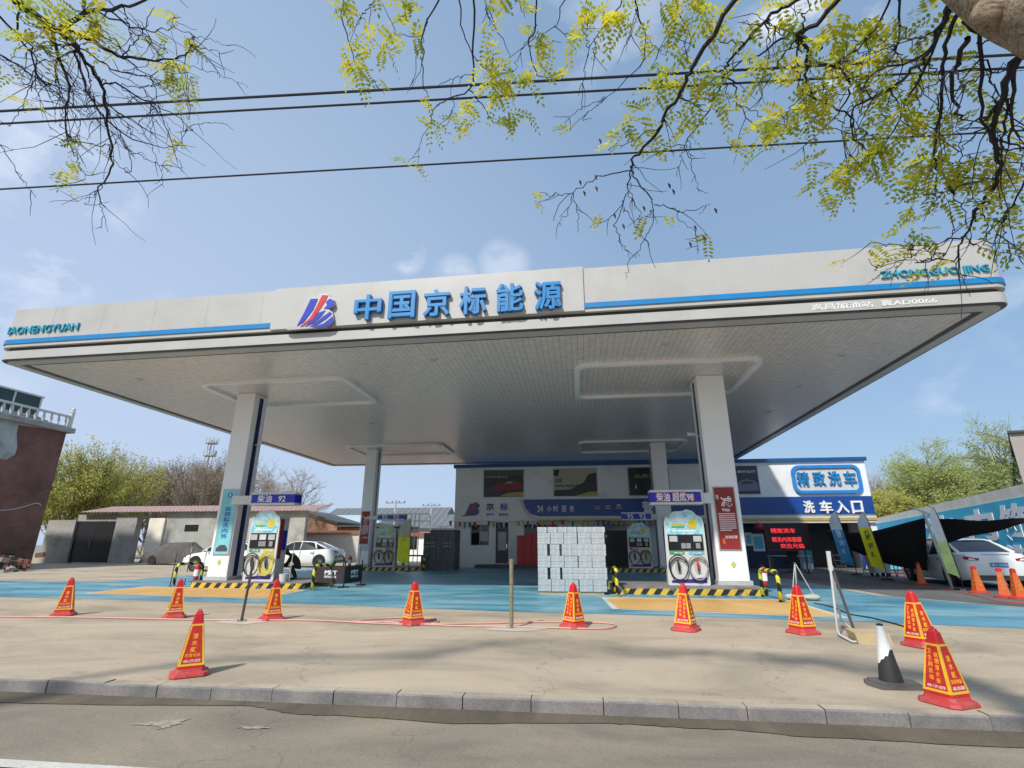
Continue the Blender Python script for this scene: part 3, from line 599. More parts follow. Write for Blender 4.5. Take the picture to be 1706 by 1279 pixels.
# ================================================================== PUMPS
def pump(x, y, label, wd, ht, variant):
    t = thing('fuel_pump', label, 'fuel pump', (x, y, IZ))
    z0 = IZ; w2 = wd/2
    MB().box(x-w2+.06, x+w2-.06, y+.05, y+.62, z0, z0+ht*.90).build('cabinet', M_lgrey, t)
    # white rounded bezel with cloud-shaped top
    prof = [(-w2, 0), (w2, 0), (w2*.97, ht*.80), (w2*.90, ht*.88), (w2*.66, ht*.92), (w2*.48, ht*.975), (w2*.20, ht), (-w2*.02, ht*.975), (-w2*.45, ht*.97), (-w2*.66, ht*.92), (-w2*.90, ht*.88), (-w2*.97, ht*.80)]
    P = rpoly([Vector(p) for p in prof], .045, 4)
    o = MB().prism([(x+p.x, y, z0+p.y) for p in P], (0, .05, 0)).build('front_bezel', M_white2, t, recalc=True)
    P2 = inset(P, .05)
    zc = ht*.66
    top = [p for p in P2 if p.y > zc]
    hd = [Vector((w2-.06, zc))]+[p for p in P2 if p.y > zc+.02]+[Vector((-w2+.06, zc))]
    o = MB().prism([(x+p.x, y-.012, z0+p.y) for p in hd], (0, .011, 0)).build('header_panel', mat('header_sky_print', (.42, .66, .68), .45, var=.35, scale=5, dirt=(.12, .45, .60), dscale=3, dpos=(.5, .62)) if variant != 2 else mat('header_pale', (.35, .55, .45), .5, var=.3), t, recalc=True)
    mb = MB(); yy = y-.014
    def r_(a, b, c, d, mi): mb.box(x+a*w2, x+b*w2, yy-.003, yy, z0+c*ht, z0+d*ht, mi)
    r_(-.62, .02, .785, .805, 0); r_(-.62, .02, .75, .77, 1); r_(-.60, .55, .70, .715, 2)
    mb.lathe([(.13, -.003), (.13, 0)], (x+w2*.42, yy, z0+ht*.80), 16, 3, 'y'); mb.lathe([(.09, -.006), (.09, 0)], (x+w2*.40, yy, z0+ht*.80), 16, 0, 'y')
    mb.text('加油优惠', (x-w2*.6, yy, z0+ht*.84), X3, Z3, w2*.8, ht*.045, .004, 2, .01)
    mb.lathe([(.03, -.003), (.03, 0)], (x-w2*.72, yy, z0+ht*.90), 10, 1, 'y')
    mb.build('header_print', [M_yel, M_green, M_whitep, M_lime], t)
    # control panel
    MB().box(x-w2+.09, x+w2-.09, y-.03, y-.001, z0+ht*.45, z0+ht*.655).build('control_panel', M_blackgl, t)
    for sx, m_ in ((-.58, M_dgrey), (0.0, M_white2 if variant != 1 else M_blackgl), (.58, M_dgrey)):
        MB().box(x+sx*w2-.11, x+sx*w2+.11, y-.038, y-.031, z0+ht*.565, z0+ht*.64).build('display', M_lgrey if m_ is M_dgrey else m_, t)
    mb = MB()
    for sx in (-.12, .12, .58): mb.box(x+sx*w2-.06, x+sx*w2+.06, y-.038, y-.031, z0+ht*.475, z0+ht*.545)
    mb.build('keypad', M_grey, t)
    # coloured grade strips
    ca, cb = ((M_green, M_lime), (M_green, M_cyan), (M_lime, M_redp), (M_redp, M_lime))[variant]
    MB().box(x-w2+.10, x-.06, y-.015, y-.001, z0+ht*.40, z0+ht*.435).build('grade_strip', ca, t)
    MB().box(x+.06, x+w2-.09, y-.015, y-.001, z0+ht*.40, z0+ht*.435).build('grade_strip', cb, t)
    mb = MB(); mb.text('柴油', (x-w2*.6, y-.0155, z0+ht*.407), X3, Z3, w2*.4, ht*.021, .003, 0, .01); mb.text('汽油', (x+w2*.3, y-.0155, z0+ht*.407), X3, Z3, w2*.4, ht*.021, .003, 0, .01); mb.build('grade_lettering', M_whitep, t)
    if variant in (0, 2, 3):
        MB().box(x+.02, x+w2-.08, y-.010, y-.001, z0+ht*.09, z0+ht*.39).build('lower_panel', mat('pale_yellow', (.55, .52, .12), .5) if variant == 0 else mat('pale_cream', (.5, .42, .3), .5), t)
    MB().add([(x-w2+.10, y-.012, z0+.07), (x+w2-.09, y-.012, z0+.07), (x+w2-.09, y-.012, z0+.22), (x+.1, y-.012, z0+.17), (x-w2+.10, y-.012, z0+.13)], [(0, 1, 2, 3, 4)]).build('base_print', M_purple, t)
    hm = {0: (M_black, mat('yellow_hose', (.62, .5, .08), .5)), 1: (M_black, M_grey), 2: (mat('brown_hose', (.12, .07, .05), .6),)*2, 3: (mat('brown_hose', (.1, .05, .06), .6),)*2}[variant]
    for k, sx in enumerate((-1, 1)):
        cx = x+sx*w2*.46; cz = z0+ht*.235
        # oval nozzle well
        n = 20; P = [(cx+.085*math.cos(2*math.pi*i/n), y-.020, cz+.03+.21*math.sin(2*math.pi*i/n)) for i in range(n)]
        MB().prism(P, (0, .018, 0)).build('nozzle_well', M_lgrey, t, recalc=True)
        mb = MB(); mb.tube([(cx-.01, y-.05, cz+.18), (cx, y-.09, cz+.10), (cx+.005, y-.085, cz), (cx+.01, y-.05, cz-.13)], [.02, .035, .032, .018], 8)
        mb.tube([(cx, y-.10, cz+.08), (cx+.02, y-.14, cz-.01), (cx+.01, y-.09, cz-.08)], .010, 6)
        mb.build('nozzle', (M_black, M_redp if variant == 1 else M_dgrey)[k], t, smooth=True)
        for rr, oz, tk in ((1.0, 0, .018), (.90, -.03, .016)):
            pts = [(cx+rr*.26*math.cos(a_)*(1+.05*math.sin(3*a_)), y-.06-.02*rr, cz-.01+oz+.33*rr*math.sin(a_)) for a_ in [2*math.pi*i/22 for i in range(23)]]
            if rr < 1: pts = pts[2:19]
            MB().tube(pts, tk, 7).build('hose', hm[k], t, smooth=True)
    # side prints
    xs = x+w2-.057
    mb = MB(); mb.box(xs, xs+.004, y+.10, y+.33, z0+ht*.30, z0+ht*.86, 0); mb.box(xs, xs+.004, y+.34, y+.56, z0+ht*.42, z0+ht*.70, 1)
    mb.build('side_print', [M_poster_red, M_signblue], t)
    mb = MB(); xs = x-w2+.056
    mb.box(xs, xs+.003, y+.08, y+.55, z0+ht*.2, z0+ht*.8); mb.build('side_print', M_purple, t)
    return t
pump(-9.90, 15.6, 'white fuel pump with green and yellow strips beside the front left column', 1.02, 2.17, 0)
pump(3.0, 15.6, 'white fuel pump with green and blue strips beside the front right column', 1.14, 2.06, 1)
pump(-10.05, 26.6, 'small looking fuel pump beside the rear left column under the 92 95 sign', 1.15, 2.12, 2)
pump(2.92, 26.6, 'small looking fuel pump between the carton stack and the rear right column', 1.15, 2.15, 3)

# fuel grade signs on arms
def grade_sign(x0, x1, z0, z1, y, xc, text, label, outline=False):
    t = thing('fuel_grade_sign', label, 'sign', ((x0+x1)/2, y, z0))
    bevel(MB().box(x0, x1, y, y+.45, z0, z1).build('sign_box', M_white2, t), .015)
    mg = .07 if x1-x0 > 1 else .05; a_ = x0-.004 if xc > x1 else x0+.05; b_ = x1-.05 if xc > x1 else x1+.004
    MB().box(a_, b_, y-.012, y+.40, z0+mg, z1-mg).build('blue_face', M_signblue, t)
    h = (z1-z0)*.60; wd = x1-x0; mb = MB()
    if outline: mb.text(text, (x0+wd*.10, y-.013, (z0+z1)/2-h*.6), X3, Z3, wd*.74, h*1.2, .006, 1, .03)
    mb.text(text, (x0+wd*.12 if outline else x0+wd*.18, y-.0195, (z0+z1)/2-h/2), X3, Z3, wd*(.70 if outline else .62), h, .008, 0, .012)
    mb.build('lettering', [M_whitep, mat('letter_outline_red', (.7, .05, .12), .5)], t)
    if xc > x1: MB().box(x1, xc, y+.1, y+.35, z0+.04, z1-.09).build('arm', M_white2, t)
    else: MB().box(xc, x0, y+.1, y+.35, z0+.04, z1-.09).build('arm', M_white2, t)
grade_sign(-10.45, -8.92, 2.46, 2.86, 15.45, CL[1], '柴油   92', 'blue fuel grade sign reading 92 on the front left column')
s_ = grade_sign(2.10, 3.58, 2.36, 2.78, 15.45, CR[0], '柴油 超燃98', 'blue fuel grade sign with red edged white characters on the front right column', True)
grade_sign(-10.54, -9.04, 2.48, 2.81, 26.5, RL[1], '92   95', 'blue 92 95 sign on the rear left column')
grade_sign(2.14, 3.62, 2.40, 2.80, 26.5, RR[0], '95   92', 'blue 95 92 sign on the rear right column')

# ================================================================== GUARD RAILS, EXTINGUISHERS
def guard(x, y, label, dx=0, dy=1.1, h=.66, z=0):
    t = thing('guard_rail', label, 'guard rail', (x, y, z))
    r = .045; b = .16; pts = [Vector((0, 0, 0)), Vector((0, 0, h-b))]
    D = Vector((dx, dy, 0)); d = D.normalized()
    for k in range(1, 5): a_ = k/4*math.pi/2; pts.append(Vector((0, 0, h-b))+d*(b-b*math.cos(a_))+Vector((0, 0, b*math.sin(a_))))
    q = [D-p*0+Vector((-0, 0, p.z))-Vector((p.x, p.y, 0)) for p in pts[::-1]]
    MB().tube([p+Vector((x, y, z)) for p in pts+q], r, 10).build('rail_tube', M_rail, t, smooth=True)
    mb = MB()
    for p in (Vector((0, 0, 0)), D): mb.lathe([(.10, 0), (.10, .015)], (x+p.x, y+p.y, z), 12)
    mb.build('foot_plate', M_grey, t)
gr = 'yellow and black guard rails at the island ends'
for u, v, lab in ((289, 976, 'yellow and black bent guard rail at the far end of the front left island'), (520, 983, 'yellow and black guard rail beside the dark banner barrier'),
                  (1029, 994, 'yellow and black guard rail just right of the white carton stack'), (1302, 1004, 'yellow and black guard rail beside the red extinguisher and hazard kerb')):
    p = G(u, v); guard(p.x, p.y, lab, dy=1.2)
guard(-7.9, 26.6, 'guard rail by the rear left pump next to the grey carton stack'); guard(-12.7, 26.6, 'guard rail left of the slim rear left column'); guard(.45, 26.6, 'guard rail behind the white carton stack')
def extinguisher(x, y, z, label):
    t = thing('fire_extinguisher', label, 'fire extinguisher', (x, y, z))
    MB().lathe([(.075, 0), (.08, .02), (.08, .40), (.06, .46), (.03, .49)], (x, y, z), 16).build('cylinder', M_redp, t, smooth=True)
    MB().lathe([(.082, .12), (.082, .32)], (x, y, z), 16).build('label_band', M_whitep, t)
    MB().tube([(x, y, z+.48), (x, y, z+.53), (x-.08, y, z+.56)], .014, 6).build('valve', M_black, t)
    MB().tube([(x, y, z+.50), (x+.09, y, z+.46), (x+.10, y, z+.30), (x+.09, y-.01, z+.16)], .011, 6).build('hose', M_black, t)
extinguisher(5.10, 15.9, IZ, 'red fire extinguisher right of the front right column')
extinguisher(-12.25, 15.95, IZ, 'red fire extinguisher left of the front left column')
extinguisher(-12.1, 27.1, IZ, 'red fire extinguisher beside the slim rear left column')

# ================================================================== STATION BUILDING
BY = 30.8; BX0 = -7.40; BX1 = 16.1; BZ = 5.78
def by(u, v): return PY(u, v, BY)
bd = thing('station_building', 'long white station building with blue band behind the pumps', 'building', (4, 34, 0))
# upper volume, left lower wall, recessed right half
MB().box(BX0, BX1, BY, 40, 2.72, BZ).build('upper_wall', M_wall, bd)
mb = MB()
def wall_with_holes(mb, x0, x1, z0, z1, y0, y1, holes, mi=0):
    xs = sorted({x0, x1, *[h[0] for h in holes], *[h[1] for h in holes]}); 
    for a_, b_ in zip(xs, xs[1:]):
        hs = sorted([(h[2], h[3]) for h in holes if h[0] <= a_+1e-6 and h[1] >= b_-1e-6]); z = z0
        for c_, d_ in hs:
            if c_ > z: mb.box(a_, b_, y0, y1, z, c_, mi)
            z = d_
        if z < z1: mb.box(a_, b_, y0, y1, z, z1, mi)
W1 = (-6.40, -5.27, 1.20, 2.42); D1 = (-4.88, -4.13, .22, 2.52); W2 = (-3.2, -1.2, 1.2, 2.42)
wall_with_holes(mb, BX0, 1.0, 0, 2.718, BY+.02, BY+.26, [W1, D1, W2])
mb.box(1.0, 6.9, BY+1.2, BY+1.4, 0, 2.718); mb.box(BX0, BX0+.2, BY+.261, 40, 0, 2.718)
mb.build('ground_floor_wall', M_wall, bd)
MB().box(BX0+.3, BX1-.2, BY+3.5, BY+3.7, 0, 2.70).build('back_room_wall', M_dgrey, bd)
MB().box(BX1-.25, BX1-.01, BY+.3, 40, 0, 2.718).build('end_wall', M_wall, bd)
MB().box(BX0-.12, BX1+.10, BY-.14, 40.1, BZ, BZ+.20).build('roof_trim', mat('roof_trim_blue', (.008, .085, .25), .4), bd)
MB().box(BX0, -1.2, BY-2, BY+.01, 0, .20) if False else None
for (x0, x1, z0, z1), nm in ((W1, 'window'), (W2, 'window')):
    wn = MB().box(x0, x1, BY+.12, BY+.14, z0, z1).build(nm, M_glass, bd)
    mb = MB(); mb.box(x0, x0+.04, BY+.10, BY+.16, z0, z1); mb.box(x1-.04, x1, BY+.10, BY+.16, z0, z1); mb.box((x0+x1)/2-.02, (x0+x1)/2+.02, BY+.10, BY+.16, z0+.04, z1-.04); mb.box(x0+.04, x1-.04, BY+.10, BY+.16, z0, z0+.04); mb.box(x0+.04, x1-.04, BY+.10, BY+.16, z1-.04, z1)
    q = mb.build('window_frame', M_white2, None); 
    for v_ in q.data.vertices: v_.co -= Vector(bd.location)
    q.parent = wn
q = MB().box(-5.83, -5.33, BY+.09, BY+.099, 1.45, 2.0).build('window_notice', M_lgrey, bd)
dr = MB().box(D1[0], D1[1], BY+.12, BY+.17, D1[2], D1[3]-.38).build('door', M_dgrey, bd)
for nm, bx, m_ in (('door_glass', (D1[0]+.13, D1[1]-.13, BY+.108, BY+.119, .95, 1.98), M_lgrey), ('door_handle', (D1[1]-.11, D1[1]-.07, BY+.07, BY+.119, 1.05, 1.30), M_chrome), ('transom', (D1[0], D1[1], BY+.12, BY+.16, D1[3]-.36, D1[3]), M_glass)):
    q = MB().box(*bx).build(nm, m_, None)
    for v_ in q.data.vertices: v_.co -= Vector(bd.location)
    q.parent = dr
MB().box(-5.9, -1.0, BY-1.1, BY+.015, 0, .18).build('entrance_step', M_dgrey, bd)
# signage band
zb0 = by(1100, 858).z; zb1 = by(1100, 832).z; zb0, zb1 = 2.86, 3.82
xb = by(872, 840).x
# curved left end of the band
P = [Vector((xb+.0, zb1)), Vector((BX1-.02, zb1)), Vector((BX1-.02, zb0)), Vector((xb+.9, zb0)), Vector((xb+.45, zb0+.14)), Vector((xb+.15, zb0+.45))]
MB().prism([(p.x, BY-.10, p.y) for p in P], (0, .098, 0)).build('blue_band', M_band, bd, recalc=True)
mb = MB(); cur = [(xb-.12, zb1), (xb+.03, zb0+.40), (xb+.36, zb0+.05), (xb+.85, zb0-.10), (BX1-.02, zb0-.10)]
for i in range(len(cur)-1):
    (x0, z0), (x1, z1) = cur[i], cur[i+1]
    mb.prism([(x0, BY-.16, z0), (x1, BY-.16, z1), (x1, BY-.16, z1-.10), (x0-.10 if i == 0 else x0, BY-.16, z0-(.10 if i else .0))], (0, .158, 0))
mb.build('white_trim', M_white2, bd, recalc=True)
MB().box(xb+.85, BX1-.02, BY-.18, BY-.001, zb0-.34, zb0-.205).build('gold_trim', M_gold, bd)
MB().box(xb+.85, BX1-.02, BY-.14, BY-.001, zb0-.46, zb0-.345).build('lower_trim', M_white2, bd)
def wtext(s, u0, u1, vt, vb, m, depth=.04, y=BY-.10, bold=.012, nm='lettering', par=None, over=None):
    A = PY(u0, vb, y); B = PY(u1, vb, y); C_ = PY((u0+u1)/2, vt, y); D_ = PY((u0+u1)/2, vb, y)
    mb = MB(); mb.text(s, (A.x, y, D_.z), X3, Z3, B.x-A.x, C_.z-D_.z, depth, 0, bold); return mb.build(nm, m, par or bd)
wtext('24', 895, 905, 842, 853, M_whitep)
for ch, u in zip('小时服务', (911, 922, 936, 949)): wtext(ch, u, u+8, 842, 853, M_whitep)
wtext('营', 1071, 1089, 834, 858, M_whitep, bold=.02)
mb = MB()
for k in range(3): x0 = by(990+k*18, 848).x; mb.box(x0, x0+.36, BY-.115, BY-.101, 3.25, 3.30); mb.box(x0+.05, x0+.3, BY-.115, BY-.101, 3.36, 3.40+.05*k)
mb.build('small_icons', M_lgrey, bd)
for ch, (u0, u1) in zip('洗车入口', ((1340, 1358), (1367, 1388), (1394, 1415), (1420, 1439))): wtext(ch, u0, u1, 834, 855, M_whitep, .08, bold=.03)
wtext('京', 810, 823, 838, 850, M_navy, y=BY, bold=.02); wtext('标', 833, 846, 838, 850, M_logoblue, y=BY, bold=.02)
wtext('JING', 810, 823, 855, 859, M_navy, y=BY); wtext('BIAO', 832, 847, 855, 859, M_navy, y=BY)
mb = MB()
for P_, k in (([(115,630),(240,600),(405,262),(505,262),(545,218),(628,222),(645,255),(700,290),(710,340),(690,380),(640,405),(685,440),(697,520),(670,580),(600,622),(400,634),(160,650)], 0), ([(548,224),(615,228),(588,290),(500,420),(430,515),(320,592),(285,598),(400,500),(470,380)], 1)):
    c = by(783, 848); s_ = 1.15/600
    mb.prism([(c.x+(x_-400)*s_, BY-.03-.012*k, c.z+(430-y_)*s_) for x_, y_ in P_], (0, .011+.018*(1-k), 0), k)
mb.build('wall_logo', [mat('logo_grey_blue', (.10, .10, .22), .5), M_logored], bd, recalc=True)
# rounded car wash sign
x0, z1 = by(1315, 776).x, 5.56; x1 = 15.72; z0 = 3.98
rs = thing('car_wash_sign', 'white rounded sign with thick blue outline and blue characters, high on the building', 'sign', ((x0+x1)/2, BY-.1, z0))
P = [Vector((x0, z0)), Vector((x1, z0)), Vector((x1, z1)), Vector((x0, z1))]
A_ = rpoly(P, .42, 8); B_ = rpoly(inset(P, .17), .27, 8)
mb = MB(); n = len(A_)
vs = [(p.x, BY-.16, p.y) for p in A_]+[(p.x, BY-.01, p.y) for p in A_]+[(p.x, BY-.16, p.y) for p in B_]+[(p.x, BY-.01, p.y) for p in B_]; fs = []
for i in range(n):
    j = (i+1) % n; fs += [(i, j, n+j, n+i), (2*n+i, 2*n+j, 3*n+j, 3*n+i), (i, j, 2*n+j, 2*n+i)]
mb.add(vs, fs).build('blue_outline', mat('outline_blue', (.02, .22, .58), .4), rs, recalc=True)
MB().prism([(p.x, BY-.06, p.y) for p in B_], (0, .05, 0)).build('sign_face', M_white2, rs, recalc=True)
for ch, u in zip('精致洗车', (1330, 1357, 1383, 1409)):
    A = PY(u, 812, BY-.12); mb = MB(); mb.text(ch, (A.x, BY-.07, 4.40), X3, Z3, .64, .80, .09, 0, .012); mb.build('character', M_blue, rs)
# openings of the right half: pillars, dark interior, goods
for x0, x1 in ((1.0, 1.4), (6.5, 6.9), (12.0, 12.5), (15.75, 16.08)):
    MB().box(x0, x1, BY+.02, BY+.45, 0, 2.718).build('pillar', M_wall, bd)
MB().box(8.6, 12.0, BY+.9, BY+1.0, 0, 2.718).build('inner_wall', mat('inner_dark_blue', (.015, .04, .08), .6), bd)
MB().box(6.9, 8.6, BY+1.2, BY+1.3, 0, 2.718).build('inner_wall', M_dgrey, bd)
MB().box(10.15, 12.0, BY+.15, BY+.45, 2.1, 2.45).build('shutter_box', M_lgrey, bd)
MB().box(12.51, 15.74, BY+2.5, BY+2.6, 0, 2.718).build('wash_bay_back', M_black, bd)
wp = MB().box(12.02, 12.48, BY-.005, BY+.015, .3, 2.0); wp.build('pillar_print', mat('pillar_teal', (.02, .25, .36), .5, var=.3, scale=4), bd)
# door posters inside
for u0, u1, v0, v1, lab in ((1243, 1252, 887, 909, 'narrow pale window poster nearest the column'), (1256, 1271, 889, 918, 'pale blue window poster left of the LED board')):
    a = PY(u0, v1, BY+.89); b = PY(u1, v0, BY+.89); t = thing('window_poster', lab, 'poster', (a.x, BY+.88, a.z))
    MB().box(a.x, b.x, BY+.87, BY+.895, a.z, b.z).build('poster_sheet', M_whitep, t); MB().box(a.x+.07, b.x-.07, BY+.864, BY+.869, a.z+.12, b.z-.15).build('poster_print', M_cyan, t)
# wall posters
def wall_poster(u0, v0, u1, v1, label, shapes, base, texts=()):
    a = by(u0, v1); b = by(u1, v0); x0, x1, z0, z1 = a.x, b.x, a.z, b.z
    z0, z1 = 4.0, 5.6
    t = thing('wall_poster', label, 'poster', ((x0+x1)/2, BY-.05, z0))
    MB().box(x0-.05, x1+.05, BY-.05, BY-.001, z0-.05, z1+.05).build('poster_frame', M_silver, t)
    MB().box(x0, x1, BY-.058, BY-.051, z0, z1).build('poster_sheet', base, t)
    for k, (nm, P, m_) in enumerate(shapes):
        MB().prism([(x0+(x1-x0)*p[0], BY-.062-.004*k, z0+(z1-z0)*p[1]) for p in P], (0, .0035, 0)).build(nm, m_, t, recalc=True)
    for s, a0, a1, c0, c1, m_ in texts:
        mb = MB(); mb.text(s, (x0+(x1-x0)*a0, BY-.09, z0+(z1-z0)*c0), X3, Z3, (x1-x0)*(a1-a0), (z1-z0)*(c1-c0), .004, 0, .01); mb.build('poster_lettering', m_, t)
M_pdark = mat('poster_dark', (.03, .04, .04), .4, var=.4, scale=1.5); M_pgreen = mat('poster_green', (.05, .10, .08), .4); M_ppale = mat('poster_pale', (.42, .40, .30), .4, var=.1)
wall_poster(806, 783, 872, 828, 'dark wall poster showing a red racing car, leftmost above the station door', [
    ('printed_band', [(0, .80), (1, .80), (1, 1), (0, 1)], M_pgreen), ('track_print', [(.40, .02), (1, .02), (1, .18), (.60, .14)], M_gold),
    ('car_print', [(.18, .34), (.40, .22), (.78, .25), (.98, .33), (.96, .5), (.75, .58), (.55, .55), (.35, .48)], mat('print_red', (.28, .02, .03), .4)), ('windscreen_print', [(.52, .5), (.62, .56), (.74, .55), (.7, .5)], M_ppale)],
    M_pdark, [('安全驾驶 精彩生活', .04, .60, .70, .78, M_lgrey)])
wall_poster(923, 780, 993, 826, 'pale wall poster with a dark hill, between the racing car poster and the rear column', [
    ('hill_print', [(0, .0), (1, .0), (1, .85), (.82, .80), (.70, .5), (.4, .25), (0, .22)], M_pdark), ('field_print', [(.5, .0), (1, .0), (1, .16), (.8, .14)], M_gold), ('crest_print', [(.0, .78), (.10, .72), (.14, .98), (.02, .98)], M_black)],
    M_ppale, [('山水', .04, .2, .50, .66, M_black), ('绿水青山 就是金山银山', .04, .62, .34, .42, M_black)])
wall_poster(1049, 780, 1112, 826, 'dark green wall poster partly behind the rear right column', [('drop_print', [(.15, .25), (.19, .25), (.18, .42)], M_whitep)], mat('poster_deep', (.012, .022, .03), .3), [('品质油品', .15, .85, .62, .76, mat('print_olive', (.30, .33, .10), .5))])
wall_poster(1198, 778, 1260, 825, 'navy wall poster with a car, beside the front right column', [
    ('car_print', [(.40, .10), (.98, .12), (.98, .32), (.90, .46), (.72, .52), (.55, .47), (.45, .32)], mat('print_slate', (.13, .15, .24), .3)), ('window_print', [(.56, .34), (.88, .36), (.80, .46), (.66, .46)], M_pdark)],
    mat('poster_navy', (.018, .02, .07), .35), [('美好出行', .5, .95, .74, .84, M_whitep)])
# bunting
bn = thing('bunting', 'string of little coloured flags hanging across the front of the white station wall', 'bunting', (-2, BY-.4, 2.6))
cols = [mat('flag_'+n_, c_, .7) for n_, c_ in (('red', (.5, .03, .04)), ('pink', (.5, .1, .2)), ('yellow', (.5, .38, .05)), ('green', (.03, .2, .12)), ('purple', (.15, .08, .25)), ('grey', (.2, .2, .18)), ('white', (.45, .45, .38)))]
pts = []; NFL = 46
for k in range(NFL+1):
    s_ = k/NFL; sag = abs(math.sin(s_*math.pi*6))*.09; pts.append(Vector((-7.6+s_*13.2, BY-.5, 2.60-sag)))
MB().tube(pts, .008, 4).build('string', M_black, bn)
for k in range(NFL):
    if rnd.random() < .12: continue
    p = pts[k]; m_ = cols[rnd.randrange(len(cols))]; w_ = rnd.uniform(.14, .2); h_ = rnd.uniform(.24, .38); t_ = rnd.uniform(-.05, .05)
    MB().prism([(p.x+.02, p.y, p.z), (p.x+.02+w_, p.y+t_, p.z), (p.x+w_*.9+t_, p.y+.02, p.z-h_), (p.x+w_*.3, p.y-.01, p.z-h_*rnd.uniform(.8, 1))], (0, .003, 0)).build('flag', m_, bn, recalc=True)
ln = thing('red_lantern', 'red lantern hanging under the sign band beside the front right column', 'lantern', (9.85, BY-.2, 2.0))
MB().lathe([(.10, .0), (.24, .10), (.28, .24), (.22, .38), (.10, .46)], (9.85, BY-.2, 1.95), 16).build('lantern_body', mat('lantern_red', (.25, .01, .02), .5), ln, smooth=True)
MB().tube([(9.85, BY-.2, 2.41), (9.85, BY-.2, 2.56)], .008, 5).build('cord', M_black, ln)

# ================================================================== CARTONS AND CRATES
def cartonmat():
    m, t, p, n, l = nodes('carton_print')
    g = n.new('ShaderNodeTexCoord'); mp = n.new('ShaderNodeVectorMath'); mp.operation = 'DOT_PRODUCT'; mp.inputs[1].default_value = (-.30, -.30, 1); l.new(g.outputs['Object'], mp.inputs[0])
    q = n.new('ShaderNodeMath'); q.operation = 'DIVIDE'; q.inputs[1].default_value = .049; l.new(mp.outputs['Value'], q.inputs[0]); f = n.new('ShaderNodeMath'); f.operation = 'FRACT'; l.new(q.outputs[0], f.inputs[0])
    s = n.new('ShaderNodeMath'); s.operation = 'GREATER_THAN'; s.inputs[1].default_value = .52; l.new(f.outputs[0], s.inputs[0])
    d2 = n.new('ShaderNodeVectorMath'); d2.operation = 'DOT_PRODUCT'; d2.inputs[1].default_value = (1, 1, .3); l.new(g.outputs['Object'], d2.inputs[0])
    w2 = n.new('ShaderNodeMath'); w2.operation = 'DIVIDE'; w2.inputs[1].default_value = .024; l.new(d2.outputs['Value'], w2.inputs[0]); f2 = n.new('ShaderNodeMath'); f2.operation = 'FRACT'; l.new(w2.outputs[0], f2.inputs[0])
    s2 = n.new('ShaderNodeMath'); s2.operation = 'GREATER_THAN'; s2.inputs[1].default_value = .35; l.new(f2.outputs[0], s2.inputs[0])
    a = n.new('ShaderNodeMath'); a.operation = 'MULTIPLY'; l.new(s.outputs[0], a.inputs[0]); l.new(s2.outputs[0], a.inputs[1])
    nz = n.new('ShaderNodeTexNoise'); nz.inputs['Scale'].default_value = 16; l.new(g.outputs['Object'], nz.inputs['Vector']); s3 = n.new('ShaderNodeMath'); s3.operation = 'GREATER_THAN'; s3.inputs[1].default_value = .47; l.new(nz.outputs['Fac'], s3.inputs[0])
    a2 = n.new('ShaderNodeMath'); a2.operation = 'MULTIPLY'; l.new(a.outputs[0], a2.inputs[0]); l.new(s3.outputs[0], a2.inputs[1])
    mi = n.new('ShaderNodeMixRGB'); mi.inputs[1].default_value = (.45, .475, .46, 1); mi.inputs[2].default_value = (.19, .25, .37, 1); l.new(a2.outputs[0], mi.inputs[0]); l.new(mi.outputs[0], p.inputs['Base Color']); p.inputs['Roughness'].default_value = .35
    return m
M_carton = cartonmat()
M_gcart = mat('grey_shrink_wrap', (.075, .078, .088), .4, var=.35, scale=9)
def carton_proto(name, m, L_, W_, H_):
    o = MB().box(-L_/2, L_/2, -W_/2, W_/2, 0, H_).build(name, m); bevel(o, .008, 2); return o
placed = {}
def put(proto, x, y, z, rz, label, cat, group, name=None):
    o = proto if proto.name not in placed else proto.copy()
    if proto.name in placed: col.objects.link(o)
    placed[proto.name] = 1
    o.location = (x, y, z); o.rotation_euler = (0, 0, rz); return tag(o, label, cat, group)
CLn, CW, CH = .355, .262, .149
cp = carton_proto('water_carton', M_carton, CLn-.006, CW-.006, CH-.004)
pl = thing('pallet', 'low wooden pallet under the white carton stack', 'pallet', (-.3, 14.8, 0))
mb = MB(); mb.box(-1.10, .60, 14.46, 15.5, .05, .075); mb.box(-1.10, .60, 14.46, 14.56, 0, .049); mb.box(-1.10, .60, 15.4, 15.5, 0, .049); mb.build('boards', M_card, pl)
X0 = -1.13; Y0 = 14.42
lab = 'white carton with slanted blue printing in the tall stack between the pumps'
def cart(x, y, z, r, l_=lab): put(cp, x, y, z, r+rnd.uniform(-.012, .012), l_, 'carton', 'printed cartons stacked in front of the pumps')
NZ = 11
